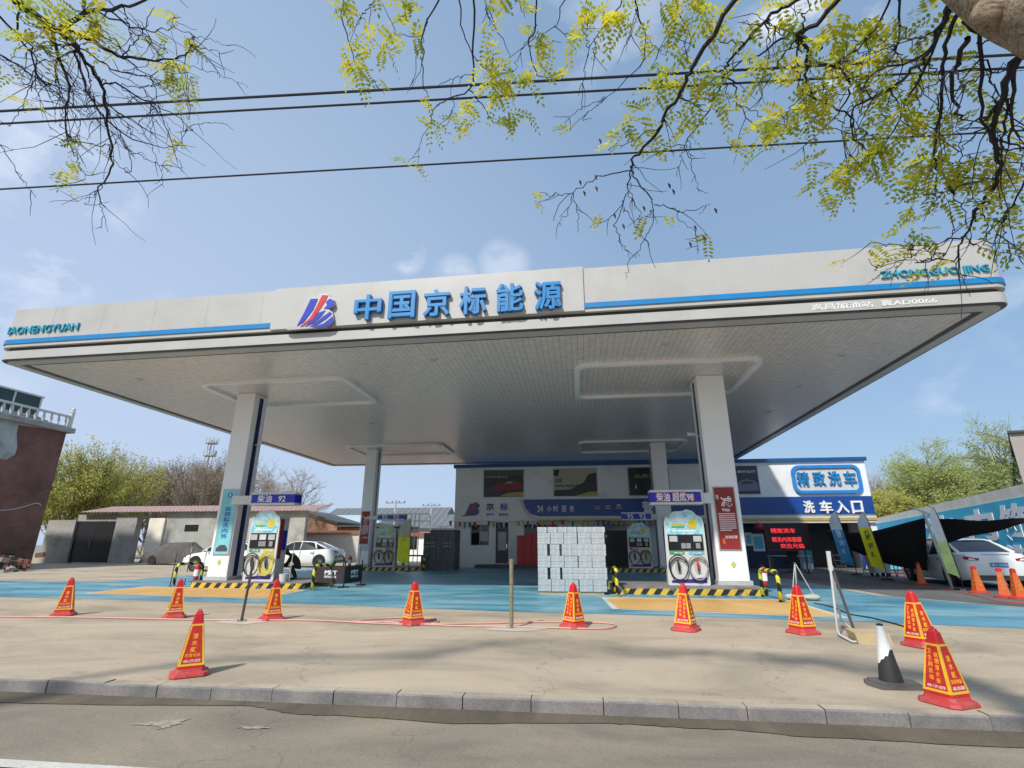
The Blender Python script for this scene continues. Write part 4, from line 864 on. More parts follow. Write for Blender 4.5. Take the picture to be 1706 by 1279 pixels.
for lay in range(NZ):
    z = .076+lay*CH; dr_ = lay//2
    # left bay: three long or four narrow with gaps
    if dr_ % 2 == 0:
        xs = [X0+CLn/2+k*(CLn+.004) for k in range(3)]
        for x_ in xs:
            cart(x_, Y0+CW/2+rnd.uniform(-.008, .008), z, 0)
        if lay in (NZ-1,):
            for x_ in xs: cart(x_, Y0+CW*1.5+.01, z, 0); cart(x_, Y0+CW*2.5+.02, z, 0)
    else:
        gx = [0, CW+.075, 2*CW+.135, 3*CW+.135]
        if lay >= 10: gx = [0, CW+.02, 2*CW+.03, 3*CW+.035]
        for k in gx: cart(X0+CW/2+k*.99, Y0+CLn/2+rnd.uniform(-.008, .008), z, math.pi/2)
        if lay == NZ-1:
            for k in gx: cart(X0+CW/2+k, Y0+CLn*1.5+.01, z, math.pi/2)
    # right bay
    XR = X0+1.095
    if (dr_+1) % 2 == 0 and lay < NZ:
        for k in range(3): cart(XR+CW/2*.93+k*CW*.925, Y0+CLn/2, z, math.pi/2)
        cart(XR+.60, Y0+CLn*1.5+.01, z, math.pi/2)
    else:
        for k in range(2): cart(XR+CLn/2+k*(CLn+.004), Y0+CW/2, z, 0)
        cart(XR+.53, Y0+CW*1.5+.01, z, 0); cart(XR+.53, Y0+CW*2.5+.02, z, 0)
gp_ = carton_proto('grey_carton', M_gcart, .33, .40, .165)
for lay in range(12):
    z = lay*.168
    for k in range(5):
        if lay == 11 and k == 0: continue
        put(gp_, -7.93+k*.336, 27.2+rnd.uniform(-.01, .01), z, rnd.uniform(-.02, .02), 'dark grey wrapped carton in the stack left of the station door', 'carton', 'dark grey cartons stacked near the building')
    for j in (1, 2):
        put(gp_, -7.93+4*.336, 27.2+j*.41, z, rnd.uniform(-.02, .02), 'dark grey wrapped carton in the stack left of the station door', 'carton', 'dark grey cartons stacked near the building')
cr_ = MB(); L_, W_, H_ = .40, .30, .11
for b_ in ((-L_/2, L_/2, -W_/2, W_/2, 0, .01), (-L_/2, L_/2, -W_/2, -W_/2+.012, .0101, H_), (-L_/2, L_/2, W_/2-.012, W_/2, .0101, H_), (-L_/2, -L_/2+.012, -W_/2+.012, W_/2-.012, .0101, H_), (L_/2-.012, L_/2, -W_/2+.012, W_/2-.012, .0101, H_), (-L_/2-.01, L_/2+.01, -W_/2-.01, -W_/2-.001, H_-.022, H_-.002)): cr_.box(*b_)
crate = cr_.build('red_crate', mat('crate_red', (.50, .025, .02), .45))
for lay in range(15):
    for k in range(4):
        if lay == 14 and k not in (1, 2): continue
        put(crate, -3.30+k*.425, 30.0, .19+lay*.112, rnd.uniform(-.015, .015), 'red plastic crate stacked beside the station door', 'crate', 'red crates stacked on the step')
cb_ = thing('storage_cabinet', 'dark brown sheet metal cabinet behind the white carton stack', 'cabinet', (1.9, 28.9, 0))
MB().box(.95, 2.95, 28.9, 29.6, .05, 1.95).build('cabinet_body', mat('cabinet_brown', (.035, .03, .033), .5), cb_)
MB().box(1.93, 1.96, 28.885, 28.899, .08, 1.92).build('door_seam', M_black, cb_); MB().box(1.2, 1.5, 28.88, 28.899, 1.62, 1.78).build('name_plate', M_lgrey, cb_); MB().box(.9, 3.0, 28.85, 29.65, 1.951, 1.99).build('top_cap', M_black, cb_); MB().box(.97, 2.93, 28.92, 29.58, 0, .049).build('plinth', M_black, cb_)

# ================================================================== CONES
def cone_proto():
    t = thing('traffic_cone', 'x', 'traffic cone')
    # base: bevelled slab with cut corners
    def octa(h, c): return [(h, -h+c), (h, h-c), (h-c, h), (-h+c, h), (-h, h-c), (-h, -h+c), (-h+c, -h), (h-c, -h)]
    mb = MB(); rings = [(.215, .06, 0), (.225, .065, .012), (.215, .062, .04), (.172, .045, .055), (.160, .035, .085)]
    vs = []; fs = []
    for h, c, z in rings: vs += [(x, y, z) for x, y in octa(h, c)]
    for i in range(len(rings)-1):
        for k in range(8): fs.append((i*8+k, i*8+(k+1) % 8, (i+1)*8+(k+1) % 8, (i+1)*8+k))
    fs += [tuple(range(8))[::-1], tuple(range(len(rings)*8-8, len(rings)*8))]
    mb.add(vs, fs).build('base', M_redb, t, local=True)
    def hw(z): return .152+(z-.085)*(.060-.152)/(.60-.085)
    mb = MB(); vs = []; fs = []; rr = [(hw(.085), .012, .085), (hw(.56), .008, .56), (.064, .012, .565), (.050, .012, .655), (.036, .012, .672), (.030, .010, .690)]
    for h, c, z in rr: vs += [(x, y, z) for x, y in octa(h, c)]
    for i in range(len(rr)-1):
        for k in range(8): fs.append((i*8+k, i*8+(k+1) % 8, (i+1)*8+(k+1) % 8, (i+1)*8+k))
    fs += [tuple(range(len(rr)*8-8, len(rr)*8))]
    mb.add(vs, fs).build('body', M_red, t, local=True)
    MB().tube([(-.018, 0, .686), (-.014, 0, .706), (.014, 0, .706), (.018, 0, .686)], .007, 6).build('handle', M_red, t, local=True)
    sleeve = MB(); panels = MB()
    for f in range(4):
        a_ = f*math.pi/2; Rm = Matrix.Rotation(a_, 3, 'Z'); yt = MB(); wt = MB()
        def pt(s, z, off): h = hw(z); return Rm @ Vector((s*h, -(h+off), z))
        z0, z1 = .115, .552
        sleeve.add([pt(-1.02, z0, .0025), pt(1.02, z0, .0025), pt(1.02, z1, .0025), pt(-1.02, z1, .0025)], [(0, 1, 2, 3)])
        za, zb_ = .140, .532
        panels.add([pt(-.83, za, .0045), pt(.83, za, .0045), pt(.76, zb_, .0045), pt(-.76, zb_, .0045)], [(0, 1, 2, 3)])
        nV = (pt(0, z1, 0)-pt(0, z0, 0)).normalized(); nU = Rm @ Vector((1, 0, 0))
        def tx(mb_, s, c, wd, z, h, bold=.008): O = pt(0, z, .0047)+nU*(c-wd/2); mb_.text(s, O, nU, nV, wd, h, .0015, 0, bold)
        if f % 2 == 0:
            for k, c_ in enumerate('潜水艇'): tx(yt, c_, 0, .062+.006*k, .395-k*.070, .056, .010)
            tx(yt, '防臭地漏', 0, .165, .205, .038, .004); tx(wt, '400-139-5878', 0, .19, .150, .032, .01)
        else:
            for k, c_ in enumerate('卫生间反味'): tx(yt, c_, -.034, .042, .458-k*.060, .046, .004)
            for k, c_ in enumerate('就用潜水艇'): tx(yt, c_, .034, .042, .430-k*.058, .046, .004)
            tx(wt, '400-139-5878', 0, .19, .150, .028, .01)
        yt.build('lettering', M_yelt, t, local=True); wt.build('phone_number', M_pinkt, t, local=True)
    sleeve.build('sleeve', M_yel, t, local=True); panels.build('sleeve_panel', M_redp, t, local=True)
    return t
cone0 = cone_proto(); used = False
def cone(x, y, deg, label, sc_=1.0, tilt=0):
    global used
    c = cone0 if not used else copy_tree(cone0); used = True
    c.location = (x, y, 0); c.rotation_euler = (tilt, 0, R(deg)); c.scale = (sc_*.90, sc_*.90, sc_)
    tag(c, label, 'traffic cone', 'red advertising cones across the forecourt'); return c
for u, v, deg, lab in ((105, 1029, 38, 'red four sided cone with yellow print, farthest left of the row behind the kerb'),
    (290, 1033, 42, 'red printed cone second from the left, in front of the orange painted bay'), (453, 1036, 44, 'red printed cone just right of the thin leaning brown pole'),
    (688, 1044, 46, 'red printed cone standing by the coiled pink hose'), (956, 1049, 48, 'red printed cone in front of the white carton stack'),
    (1143, 1054, 60, 'red printed cone in front of the front right fuel pump'), (1338, 1059, 25, 'red printed cone beside the metal frame and white sandbag'),
    (1538, 1081, 22, 'red printed cone half hidden behind the bigger cone at the right'), (315, 1128, 38, 'large red printed cone near the kerb at the left'), (1581, 1176, 26, 'largest red printed cone near the kerb at the right')):
    p = G(u, v-4); cone(p.x, p.y, deg, lab, .86 if u == 315 else .82 if u == 1581 else .95+rnd.uniform(-.015, .015), R(rnd.uniform(-1.6, 1.6)))
# weathered orange cones on the right
def plain_cone():
    t = thing('orange_cone', 'x', 'traffic cone')
    MB().lathe([(.24, 0), (.24, .03), (.17, .06), (.16, .07)], (0, 0, 0), 12).build('base', mat('cone_base_red', (.42, .05, .03), .6), t, local=True)
    MB().lathe([(.155, .07), (.06, .62)], (0, 0, 0), 4).build('body', M_orange, t, local=True)
    MB().lathe([(.06, .62), (.055, .68), (.03, .70)], (0, 0, 0), 10).build('cap', M_red, t, local=True)
    mb = MB()
    for f in range(4):
        Rm = Matrix.Rotation(f*math.pi/2+math.pi/4, 3, 'Z')
        def pt(s, z, off=.004): h = (.155+(z-.07)*(.06-.155)/.55)*.7071; return Rm @ Vector((s*h, -(h+off), z))
        for k, c_ in enumerate('小心地滑'):
            O = pt(-.30, .47-k*.095); nV = (pt(0, .5)-pt(0, .2)).normalized(); mb.text(c_, O, Rm @ Vector((1, 0, 0)), nV, .06+.006*k, .07, .002, 0, .02)
    mb.build('lettering', mat('faded_yellow', (.55, .28, .05), .6), t, local=True); return t
pc = plain_cone()
for i, (u, v, d, lab) in enumerate(((1537, 975, 20, 'weathered orange cone beside the white car front wheel'), (1632, 988, 40, 'weathered orange cone behind the white sedan boot'), (1676, 996, 10, 'weathered orange cone left of the pair near the sedan bumper'), (1700, 998, 35, 'weathered orange cone at the very right beside another'))):
    c = pc if i == 0 else copy_tree(pc); p = G(u, v); c.location = (p.x, p.y, 0); c.rotation_euler = (0, 0, R(d)); tag(c, lab, 'traffic cone', 'old orange cones by the parked car')
# broken black and white cone
p = G(1490, 1143); t = thing('battered_cone', 'battered black cone with a torn white sleeve lying askew on its base', 'traffic cone', (p.x, p.y, 0), R(10)); t.scale = (.86, .86, .86)
mb = MB(); vs = []; fs = []
P1 = [(-.24, -.15), (.20, -.20), (.27, .02), (.22, .18), (-.2, .19), (-.27, .05)]
mb.prism([(a_, b_, 0) for a_, b_ in P1], (0, 0, .035)); mb.prism([(a_*.88, b_*.88, .0351) for a_, b_ in P1], (0, 0, .018)); mb.build('base', mat('dusty_rubber', (.12, .11, .10), .8, var=.25), t, local=True, recalc=True)
def tcone(z0f, z1f, off, n=22, jag=None):
    vs = []; fs = []
    for k in range(n):
        a_ = 2*math.pi*k/n; z0 = z0f(a_); z1 = z1f(a_)
        for z in (z0, z1):
            r = .115-(z-.05)*(.115-.028)/.55+off; vs.append((r*math.cos(a_)-.015*z-.02, r*math.sin(a_), z))
    for k in range(n): j = (k+1) % n; fs.append((2*k, 2*j, 2*j+1, 2*k+1))
    return MB().add(vs, fs)
tcone(lambda a_: .05, lambda a_: .60, 0).build('body', mat('cone_black', (.03, .03, .03), .6), t, local=True)
jr = random.Random(3); jz = [.27+.09*math.sin(2*math.pi*k/22+2.6)+jr.uniform(-.025, .025) for k in range(22)]
tcone(lambda a_: jz[int(round(a_/(2*math.pi)*22)) % 22], lambda a_: .598, .004).build('torn_sleeve', mat('sleeve_white', (.82, .82, .80), .4), t, local=True)
MB().lathe([(.034, .598), (.030, .615), (.012, .62)], (-.029, 0, 0), 14).build('tip', M_black, t, local=True)

# ================================================================== FOREGROUND SMALL THINGS
def bollard(u, v, h, r, lean, m, lab):
    p = G(u, v); t = thing('steel_post', lab, 'post', (p.x, p.y, 0))
    MB().tube([(p.x, p.y, .01), (p.x+lean*h*.5, p.y, h*.5), (p.x+lean*h, p.y, h)], r, 12).build('post', m, t, smooth=False)
    MB().lathe([(.10, 0), (.10, .012)], tuple(p), 4).build('base_plate', M_grey, t)
    mb = MB()
    for k in range(4): a_ = k*math.pi/2; mb.lathe([(.012, .012), (.012, .035)], (p.x+.07*math.cos(a_), p.y+.07*math.sin(a_), 0), 6)
    mb.build('bolt', M_grey, t)
M_post = mat('weathered_post', (.22, .19, .12), .7, var=.3, scale=20)
bollard(402, 1035, .98, .022, .06, mat('rust_post', (.07, .055, .04), .8), 'thin rusty leaning post bolted to the ground left of centre')
bollard(852, 1046, 1.03, .033, -.0, M_post, 'straight weathered steel post bolted to the ground near the centre')
# pale cement patches round the posts
for u, v in ((402, 1036), (858, 1047)):
    p = G(u, v); P = []
    for k in range(18): a_ = 2*math.pi*k/18; r_ = rnd.uniform(.7, 1); P.append((p.x+.55*r_*math.cos(a_), p.y+.32*r_*math.sin(a_), .005))
    S(MB().sheet(P).build('cement_patch', mat('cement_pale', (.50, .46, .38), .9, var=.12)))
def curve(pts, sub=6):
    P = [Vector(p) for p in pts]; out = []
    for i in range(len(P)-1):
        a, b, c, d = P[max(i-1, 0)], P[i], P[i+1], P[min(i+2, len(P)-1)]
        for k in range(sub):
            t = k/sub; out.append(.5*((2*b)+(c-a)*t+(2*a-5*b+4*c-d)*t*t+(3*b-a-3*c+d)*t**3))
    return out+[P[-1]]
hp = [(-80, 1026), (0, 1027), (130, 1028), (270, 1031), (400, 1033), (520, 1033), (620, 1038), (700, 1040), (730, 1035), (715, 1029), (660, 1029), (605, 1033), (610, 1037), (690, 1033), (725, 1030), (700, 1038), (800, 1038), (900, 1036), (1000, 1037), (1026, 1042), (1000, 1047), (900, 1045), (800, 1043), (730, 1041), (640, 1036), (560, 1035)]
pts = curve([tuple(G(u, v, .016).xy)+(.016,) for u, v in hp], 7)
tag(MB().tube(pts, .013, 7).build('garden_hose', M_pink, smooth=True), 'pink garden hose lying in loops along the row of cones', 'hose')
cpnt = [(1356, 1004), (1385, 1010), (1415, 1022), (1450, 1028), (1490, 1038), (1540, 1052)]
tag(MB().tube(curve([tuple(G(u, v, .02).xy)+(.014,) for u, v in cpnt], 6), .012, 6).build('black_cable', M_black, smooth=True), 'black cable running from the sandbag over the blue paint', 'cable')
tag(MB().tube(curve([tuple(G(u, v, .02).xy)+(.01,) for u, v in [(1463, 973), (1530, 978), (1600, 986), (1660, 1000), (1720, 1004)]], 6), .012, 6).build('red_hose', M_redb, smooth=True), 'thin red hose on the ground along the orange cones', 'hose')
# bent metal frame
p = G(1410, 1060); t = thing('metal_frame', 'bent grey and white metal stand leaning behind a piece of cardboard', 'frame', (p.x, p.y, 0))
def gp3(u, v, y): return PY(u, v, y)
a = G(1396, 1062); b = G(1428, 1072); c = G(1429, 1058); d = G(1398, 1046)
top = Vector((a.x+.12, (a.y+c.y)/2, 1.14))
MB().obox(Vector((top.x-.03, top.y-.02, top.z-.26)), (.055, .01, 0), (0, .03, 0), (.01, 0, .28)).build('head_plate', M_white2, t, recalc=True)
MB().tube([top+Vector((0, 0, -.2)), (a.x+.01, a.y, .10), (a.x+.03, a.y-.01, .03), (b.x-.05, b.y, .02), (b.x+.05, b.y+.01, .02)], .017, 8).build('front_tube', M_lgrey, t, smooth=True)
MB().tube([top+Vector((.03, 0, -.2)), (d.x+.04, d.y, .35), (d.x+.05, d.y, .12), (d.x+.12, d.y-.05, .03), (c.x, c.y, .02)], .015, 8).build('inner_tube', M_lgrey, t, smooth=True)
MB().obox(Vector((c.x-.03, c.y+.02, .0)), (.035, 0, 0), (0, .02, 0), top-Vector((c.x-.03, c.y, .12))).build('dark_leg', mat('leg_dark', (.09, .09, .10), .5), t, recalc=True)
p = G(1430, 1072)
tag(MB().obox(p+Vector((-.02, -.06, .0)), (.40, -.05, 0), (.03, .32, .02), (-.02, .02, .13)).build('cardboard_piece', M_card, recalc=True), 'folded tan cardboard piece beside the metal frame', 'cardboard')
# white sandbag ring with ropes on a post
p = G(1337, 1000); t = thing('sandbag_stand', 'white filled sandbag holding three grey stay ropes', 'sandbag', (p.x, p.y, 0))
mb = MB()
for k, (dx, dy, rx, rz_) in enumerate(((-.16, .0, .22, .075), (.18, -.03, .21, .07))):
    vs = []; n = 16; prof = [(math.sin(a_), -math.cos(a_)) for a_ in [math.pi*i/8 for i in range(9)]]
    b0 = len(mb.v)
    for s_, c_ in prof:
        for j in range(n): q = 2*math.pi*j/n; vs.append((p.x+dx+rx*s_*math.cos(q), p.y+dy+.17*s_*math.sin(q), rz_+rz_*c_*(1.0)))
    mb.add(vs, [(i*n+j, i*n+(j+1) % n, (i+1)*n+(j+1) % n, (i+1)*n+j) for i in range(8) for j in range(n)])
for v_ in mb.v: v_ += Vector((math.sin(v_.y*31+v_.x*17)*.012, math.sin(v_.x*27)*.012, math.sin(v_.x*23+v_.y*19)*.010))
mb.build('sandbag', mat('sandbag_white', (.46, .44, .38), .8, bump=.4), t, smooth=True)
tp = PY(1324, 937, p.y+.05)
for (du, dv) in ((1320, 992), (1328, 990), (1357, 996)):
    q = PY(du, dv, p.y); MB().tube([tp, (q.x, q.y, .10)], .012, 6).build('stay_rope', M_lgrey, t)
MB().tube([(tp.x, p.y+.15, 0), (tp.x, p.y+.06, tp.z)], .03, 8).build('upright', M_dgrey, t)
# banner barrier
p0 = G(526, 977); p1 = G(577, 980); p2 = G(597, 974)
t = thing('banner_barrier', 'dark brown fabric barrier with white letters beside the left island', 'barrier', (p0.x, p0.y, 0))
P0 = Vector((-8.28, 16.1, 0)); P1_ = Vector((-7.16, 15.75, 0)); P2 = Vector((-7.1, 16.9, 0))
for A, B in ((P0, P1_), (P1_, P2)):
    d = (B-A); n_ = Vector((d.y, -d.x, 0)).normalized()
    MB().obox(A+Vector((0, 0, .12)), d, n_*.015, (0, 0, .48)).build('fabric_panel', mat('barrier_brown', (.035, .025, .025), .7), t, recalc=True)
    U_ = d.normalized(); mb = MB()
    mb.text('P安T', A+U_*d.length*.33+Vector((0, 0, .36))+n_*.016, U_, Z3, d.length*.42, .15, .006, 0, .03); mb.text('PENOTCK', A+U_*d.length*.33+Vector((0, 0, .27))+n_*.016, U_, Z3, d.length*.42, .07, .006, 0, .015); mb.build('lettering', M_whitep, t)
    MB().tube([A+Vector((0, 0, .62)), B+Vector((0, 0, .62))], .016, 6).build('top_rail', M_black, t)
for q in (P0, P1_, P2):
    MB().tube([q, q+Vector((0, 0, .78))], .022, 8).build('upright', M_black, t); MB().tube([q+Vector((-.12, -.12, .02)), q+Vector((.12, .12, .02))], .018, 6).build('foot', M_black, t)
for u, v, h, m_, lab in ((283, 977, 1.0, M_black, 'thin black stick left of the striped guard rail'), (307, 974, 1.35, stripes('stick_stripes', (.02, .02, .02), (.6, .6, .6), (0, 0, 1), .4, .5), 'thin black and white stick at the left island end'),
                         (480, 977, 1.6, M_lgrey, 'thin pale pole standing at the end of the left island'), (597, 950, 1.2, M_dgrey, 'thin dark stick behind the brown banner barrier')):
    p = G(u, v); t = thing('marker_pole', lab, 'pole', tuple(p)); MB().tube([p, p+Vector((.10*h*.3, 0, h))], [.014, .010], 6).build('stick', m_, t); MB().lathe([(.05, 0), (.04, .03)], tuple(p), 8).build('socket', M_dgrey, t)
p = G(490, 966); t = thing('bucket', 'small pale plastic tub on the left island', 'bucket', (-9.0, 15.6, IZ))
MB().lathe([(.11, 0), (.14, .22), (.15, .23), (.13, .23), (.125, .19), (.0, .18)], (-9.05, 15.6, IZ), 16).build('tub', M_white2, t); MB().lathe([(.12, .181), (.0, .20)], (-9.05, 15.6, IZ), 16).build('soil', M_pgreen, t)

# crouching person behind the pump
def person(x, y, z):
    t = thing('person', 'person in dark clothes stooping beside the front left pump', 'person', (x, y, z))
    bm = bmesh.new(); J = {}
    J['pel'] = bm.verts.new((0, 0, .50))
    def add(nm, par, co): J[nm] = bm.verts.new(co); bm.edges.new((J[par], J[nm]))
    add('wst', 'pel', (-.10, -.02, .66)); add('chs', 'wst', (-.24, -.05, .82)); add('nck', 'chs', (-.36, -.06, .90)); add('hd0', 'nck', (-.41, -.07, .93)); add('hd1', 'hd0', (-.50, -.09, .98))
    for s, k in ((-1, 'l'), (1, 'r')):
        add('hip'+k, 'pel', (.0, s*.10, .47)); add('kne'+k, 'hip'+k, (-.26, s*.15, .46)); add('ank'+k, 'kne'+k, (-.06, s*.13, .07)); add('toe'+k, 'ank'+k, (-.22, s*.14, .035))
        add('sho'+k, 'chs', (-.28, s*.17, .82)); add('elb'+k, 'sho'+k, (-.40, s*.20, .60)); add('wri'+k, 'elb'+k, (-.55, s*.14, .48)); add('hnd'+k, 'wri'+k, (-.62, s*.12, .44))
    rad = dict(pel=.15, wst=.135, chs=.15, nck=.06, hd0=.07, hd1=.095, hip=.095, kne=.07, ank=.05, toe=.04, sho=.07, elb=.048, wri=.032, hnd=.032)
    me = bpy.data.meshes.new('body'); order = list(J.keys()); bm.verts.index_update(); bm.to_mesh(me); bm.free()
    o = bpy.data.objects.new('body', me); col.objects.link(o); o.parent = t
    o.modifiers.new('s', 'SKIN'); sub = o.modifiers.new('u', 'SUBSURF'); sub.levels = 1; sub.render_levels = 2
    for i, k in enumerate(order):
        kk = k if k in rad else k[:-1]; me.skin_vertices[0].data[i].radius = (rad[kk], rad[kk])
    me.skin_vertices[0].data[0].use_root = True; me.materials.append(M_person)
    hr = MB(); hr.lathe([(.02, -.10), (.08, -.07), (.108, 0), (.09, .07), (.03, .11)], (-.49, -.085, 1.0), 14); hr.build('hair', M_black, t, local=True, smooth=True)
    fc = MB(); fc.lathe([(.02, -.08), (.07, -.05), (.088, 0), (.06, .05)], (-.53, -.10, .97), 12); fc.build('face', M_skin, t, local=True, smooth=True)
    return t
pp = person(-9.15, 16.6, IZ); pp.rotation_euler = (0, 0, R(20)); pp.scale = (.86, .86, .86)

# ================================================================== CARS
def make_car(name, label, loc, rz, plate):
    t = thing(name, label, 'car', loc, rz)
    st = [(-2.36, .62, .42, .78), (-2.33, .74, .30, .90), (-2.22, .83, .24, .99), (-1.95, .88, .21, 1.02), (-1.55, .90, .19, 1.02), (-.8, .91, .17, .99), (.4, .91, .17, .95), (1.1, .90, .18, .92), (1.7, .88, .20, .84), (2.1, .82, .22, .74), (2.28, .72, .26, .64), (2.36, .56, .32, .54)]
    mb = MB(); vs = []; fs = []
    def sec(x, w, zb, zt):
        h = zt-zb
        L_ = [(w*.90, zb), (w*.985, zb+.08*h+.02), (w, zb+.35*h), (w*.995, zb+.60*h), (w*.965, zb+.80*h), (w*.93, zt-.06*h), (w*.84, zt), (w*.45, zt+.022), (0, zt+.028)]
        return [(x, y, z) for y, z in L_]+[(x, -y, z) for y, z in L_[-2::-1]]
    n = 17
    for s_ in st: vs += sec(*s_)
    for i in range(len(st)-1):
        for k in range(n-1): fs.append((i*n+k, i*n+k+1, (i+1)*n+k+1, (i+1)*n+k))
    fs += [tuple(range(n)), tuple(range((len(st)-1)*n, len(st)*n))[::-1]]
    for i in range(len(st)-1): fs.append((i*n, (i+1)*n, (i+1)*n+n-1, i*n+n-1))
    body = mb.add(vs, fs).build('body', M_carpaint, t, local=True, smooth=True, recalc=True)
    m = body.modifiers.new('e', 'EDGE_SPLIT'); m.split_angle = R(38)
    # greenhouse
    def gh(x, w, z): return [(x, w, z), (x, -w, z)]
    low = [(-1.80, .70, 1.025), (-1.25, .80, 1.02), (-.2, .82, .995), (.55, .80, .975), (1.18, .72, .945)]
    up = [(-1.02, .56, 1.37), (-.75, .60, 1.41), (-.15, .62, 1.445), (.25, .60, 1.425), (.42, .57, 1.38)]
    vs = []; 
    for q in low: vs += gh(*q)
    for q in up: vs += gh(*q)
    fs = []
    for i in range(4):
        a_ = 2*i; fs += [(a_, a_+2, a_+12, a_+10), (a_+3, a_+1, a_+11, a_+13)]
    fs += [(0, 10, 11, 1), (8, 9, 19, 18)]
    MB().add(vs, fs).build('windows', M_glass, t, local=True)
    mb = MB()
    vs = []
    for (x_, w_, z_) in up: vs += [(x_, w_+.012, z_-.012), (x_, w_*.8, z_+.022), (x_, 0, z_+.032), (x_, -w_*.8, z_+.022), (x_, -w_-.012, z_-.012)]
    mb.add(vs, [(i*5+k, (i+1)*5+k, (i+1)*5+k+1, i*5+k+1) for i in range(4) for k in range(4)])
    for s_ in (1, -1):
        def P_(q): return Vector((q[0], q[1]*s_, q[2]))
        mb.tube([P_((-1.84, .72, 1.02)), P_((-1.35, .66, 1.22)), P_((-1.00, .585, 1.375)), P_((-.75, .615, 1.41)), P_((-.15, .635, 1.44)), P_((.25, .615, 1.42)), P_((.43, .58, 1.375)), P_((.85, .655, 1.15)), P_((1.2, .735, .94))], [.055, .045, .03, .025, .025, .025, .028, .028, .035], 6)
        mb.tube([P_((-.22, .83, .99)), P_((-.24, .64, 1.42))], [.035, .028], 6)
        mb.tube([P_((-1.20, .80, 1.02)), P_((-1.0, .60, 1.37))], [.05, .06], 6)
    mb.build('roof', M_carpaint, t, local=True, smooth=True)
    for s_ in (1, -1):
        for wx in (-1.42, 1.38):
            c = (wx, s_*.905, .33)
            MB().lathe([(.375, -.20*s_), (.375, .012*s_)], (wx, s_*.90, .36), 28, 0, 'y').build('wheel_arch', M_black, t, local=True)
            wh = bpy.data.objects.new('wheel', None); col.objects.link(wh); wh.parent = t; wh.location = (wx, s_*.83, .325)
            MB().lathe([(.20, -.09), (.30, -.10), (.325, -.07), (.325, .07), (.30, .10), (.20, .09)], (0, 0, 0), 28, 0, 'y').build('tyre', M_rubber, wh, local=True, smooth=False)
            mb = MB(); mb.lathe([(.205, .075*s_), (.215, .098*s_), (.20, .098*s_), (.195, .06*s_)], (0, 0, 0), 24, 0, 'y'); mb.lathe([(.05, .06*s_), (.05, .10*s_)], (0, 0, 0), 12, 0, 'y')
            for k in range(10):
                a_ = k*math.pi/5; d = Vector((math.cos(a_), 0, math.sin(a_))); mb.tube([d*.04+Vector((0, .085*s_, 0)), d*.20+Vector((0, .085*s_, 0))], [.020, .013], 5)
            mb.build('rim', M_chrome, wh, local=True); MB().lathe([(.19, .02*s_), (.19, .05*s_)], (0, 0, 0), 20, 0, 'y').build('brake_disc', M_dgrey, wh, local=True)
        # lights
        MB().prism([(-2.335, s_*.44, .80), (-2.335, s_*.66, .80), (-2.25, s_*.79, .84), (-2.25, s_*.795, .92), (-2.31, s_*.70, .90), (-2.335, s_*.44, .86)], (-.035, s_*.03, 0)).build('tail_light', M_tail, t, local=True, recalc=True)
        MB().prism([(2.30, s_*.35, .58), (2.28, s_*.62, .60), (2.08, s_*.80, .66), (2.05, s_*.80, .72), (2.24, s_*.62, .69), (2.29, s_*.38, .64)], (.03, 0, .01)).build('headlight', M_chrome, t, local=True, recalc=True)
        mb = MB()
        mb.tube([(.78, s_*.90, .98), (.72, s_*1.03, 1.0)], [.02, .05], 6); mb.build('mirror', M_carpaint, t, local=True)
        mb = MB(); mb.box(-1.05, -.87, min(s_*.905, s_*.935), max(s_*.905, s_*.935), .80, .825); mb.box(.02, .20, min(s_*.905, s_*.935), max(s_*.905, s_*.935), .78, .805); mb.build('door_handle', M_chrome, t, local=True)
        mb = MB()
        for xx in (-.26, .82, -1.08): mb.box(xx, xx+.01, min(s_*.88, s_*.9125), max(s_*.88, s_*.9125), .25, .93)
        mb.build('door_gap', M_dgrey, t, local=True)
    MB().box(-2.385, -2.365, -.22, .22, .62, .74).build('number_plate', mat('plate_blue', (.03, .22, .50), .4), t, local=True)
    mb = MB(); mb.text(plate, (-2.387, .20, .645), (0, -1, 0), Z3, .40, .07, .003, 0, .01); mb.build('plate_lettering', M_whitep, t, local=True)
    MB().box(-2.37, -2.2, -.62, .62, .30, .38).build('bumper_insert', M_dgrey, t, local=True)
    MB().tube([(-2.30, -.35, .975), (-2.30, .35, .975)], .012, 6).build('boot_trim', M_chrome, t, local=True)
    return t
make_car('white_sedan', 'white sedan parked on the right with its boot and blue number plate towards the street', (12.75, 20.1, 0), R(82), '冀A·8Z26')
make_car('white_sedan', 'white sedan seen from the side between the left pump and the slim rear column', (-16.4, 30.0, 0), R(184), '冀A·5K19')
make_car('white_sedan', 'white car mostly hidden behind the front left column', (-17.5, 25.2, 0), R(176), '冀A·7M31')

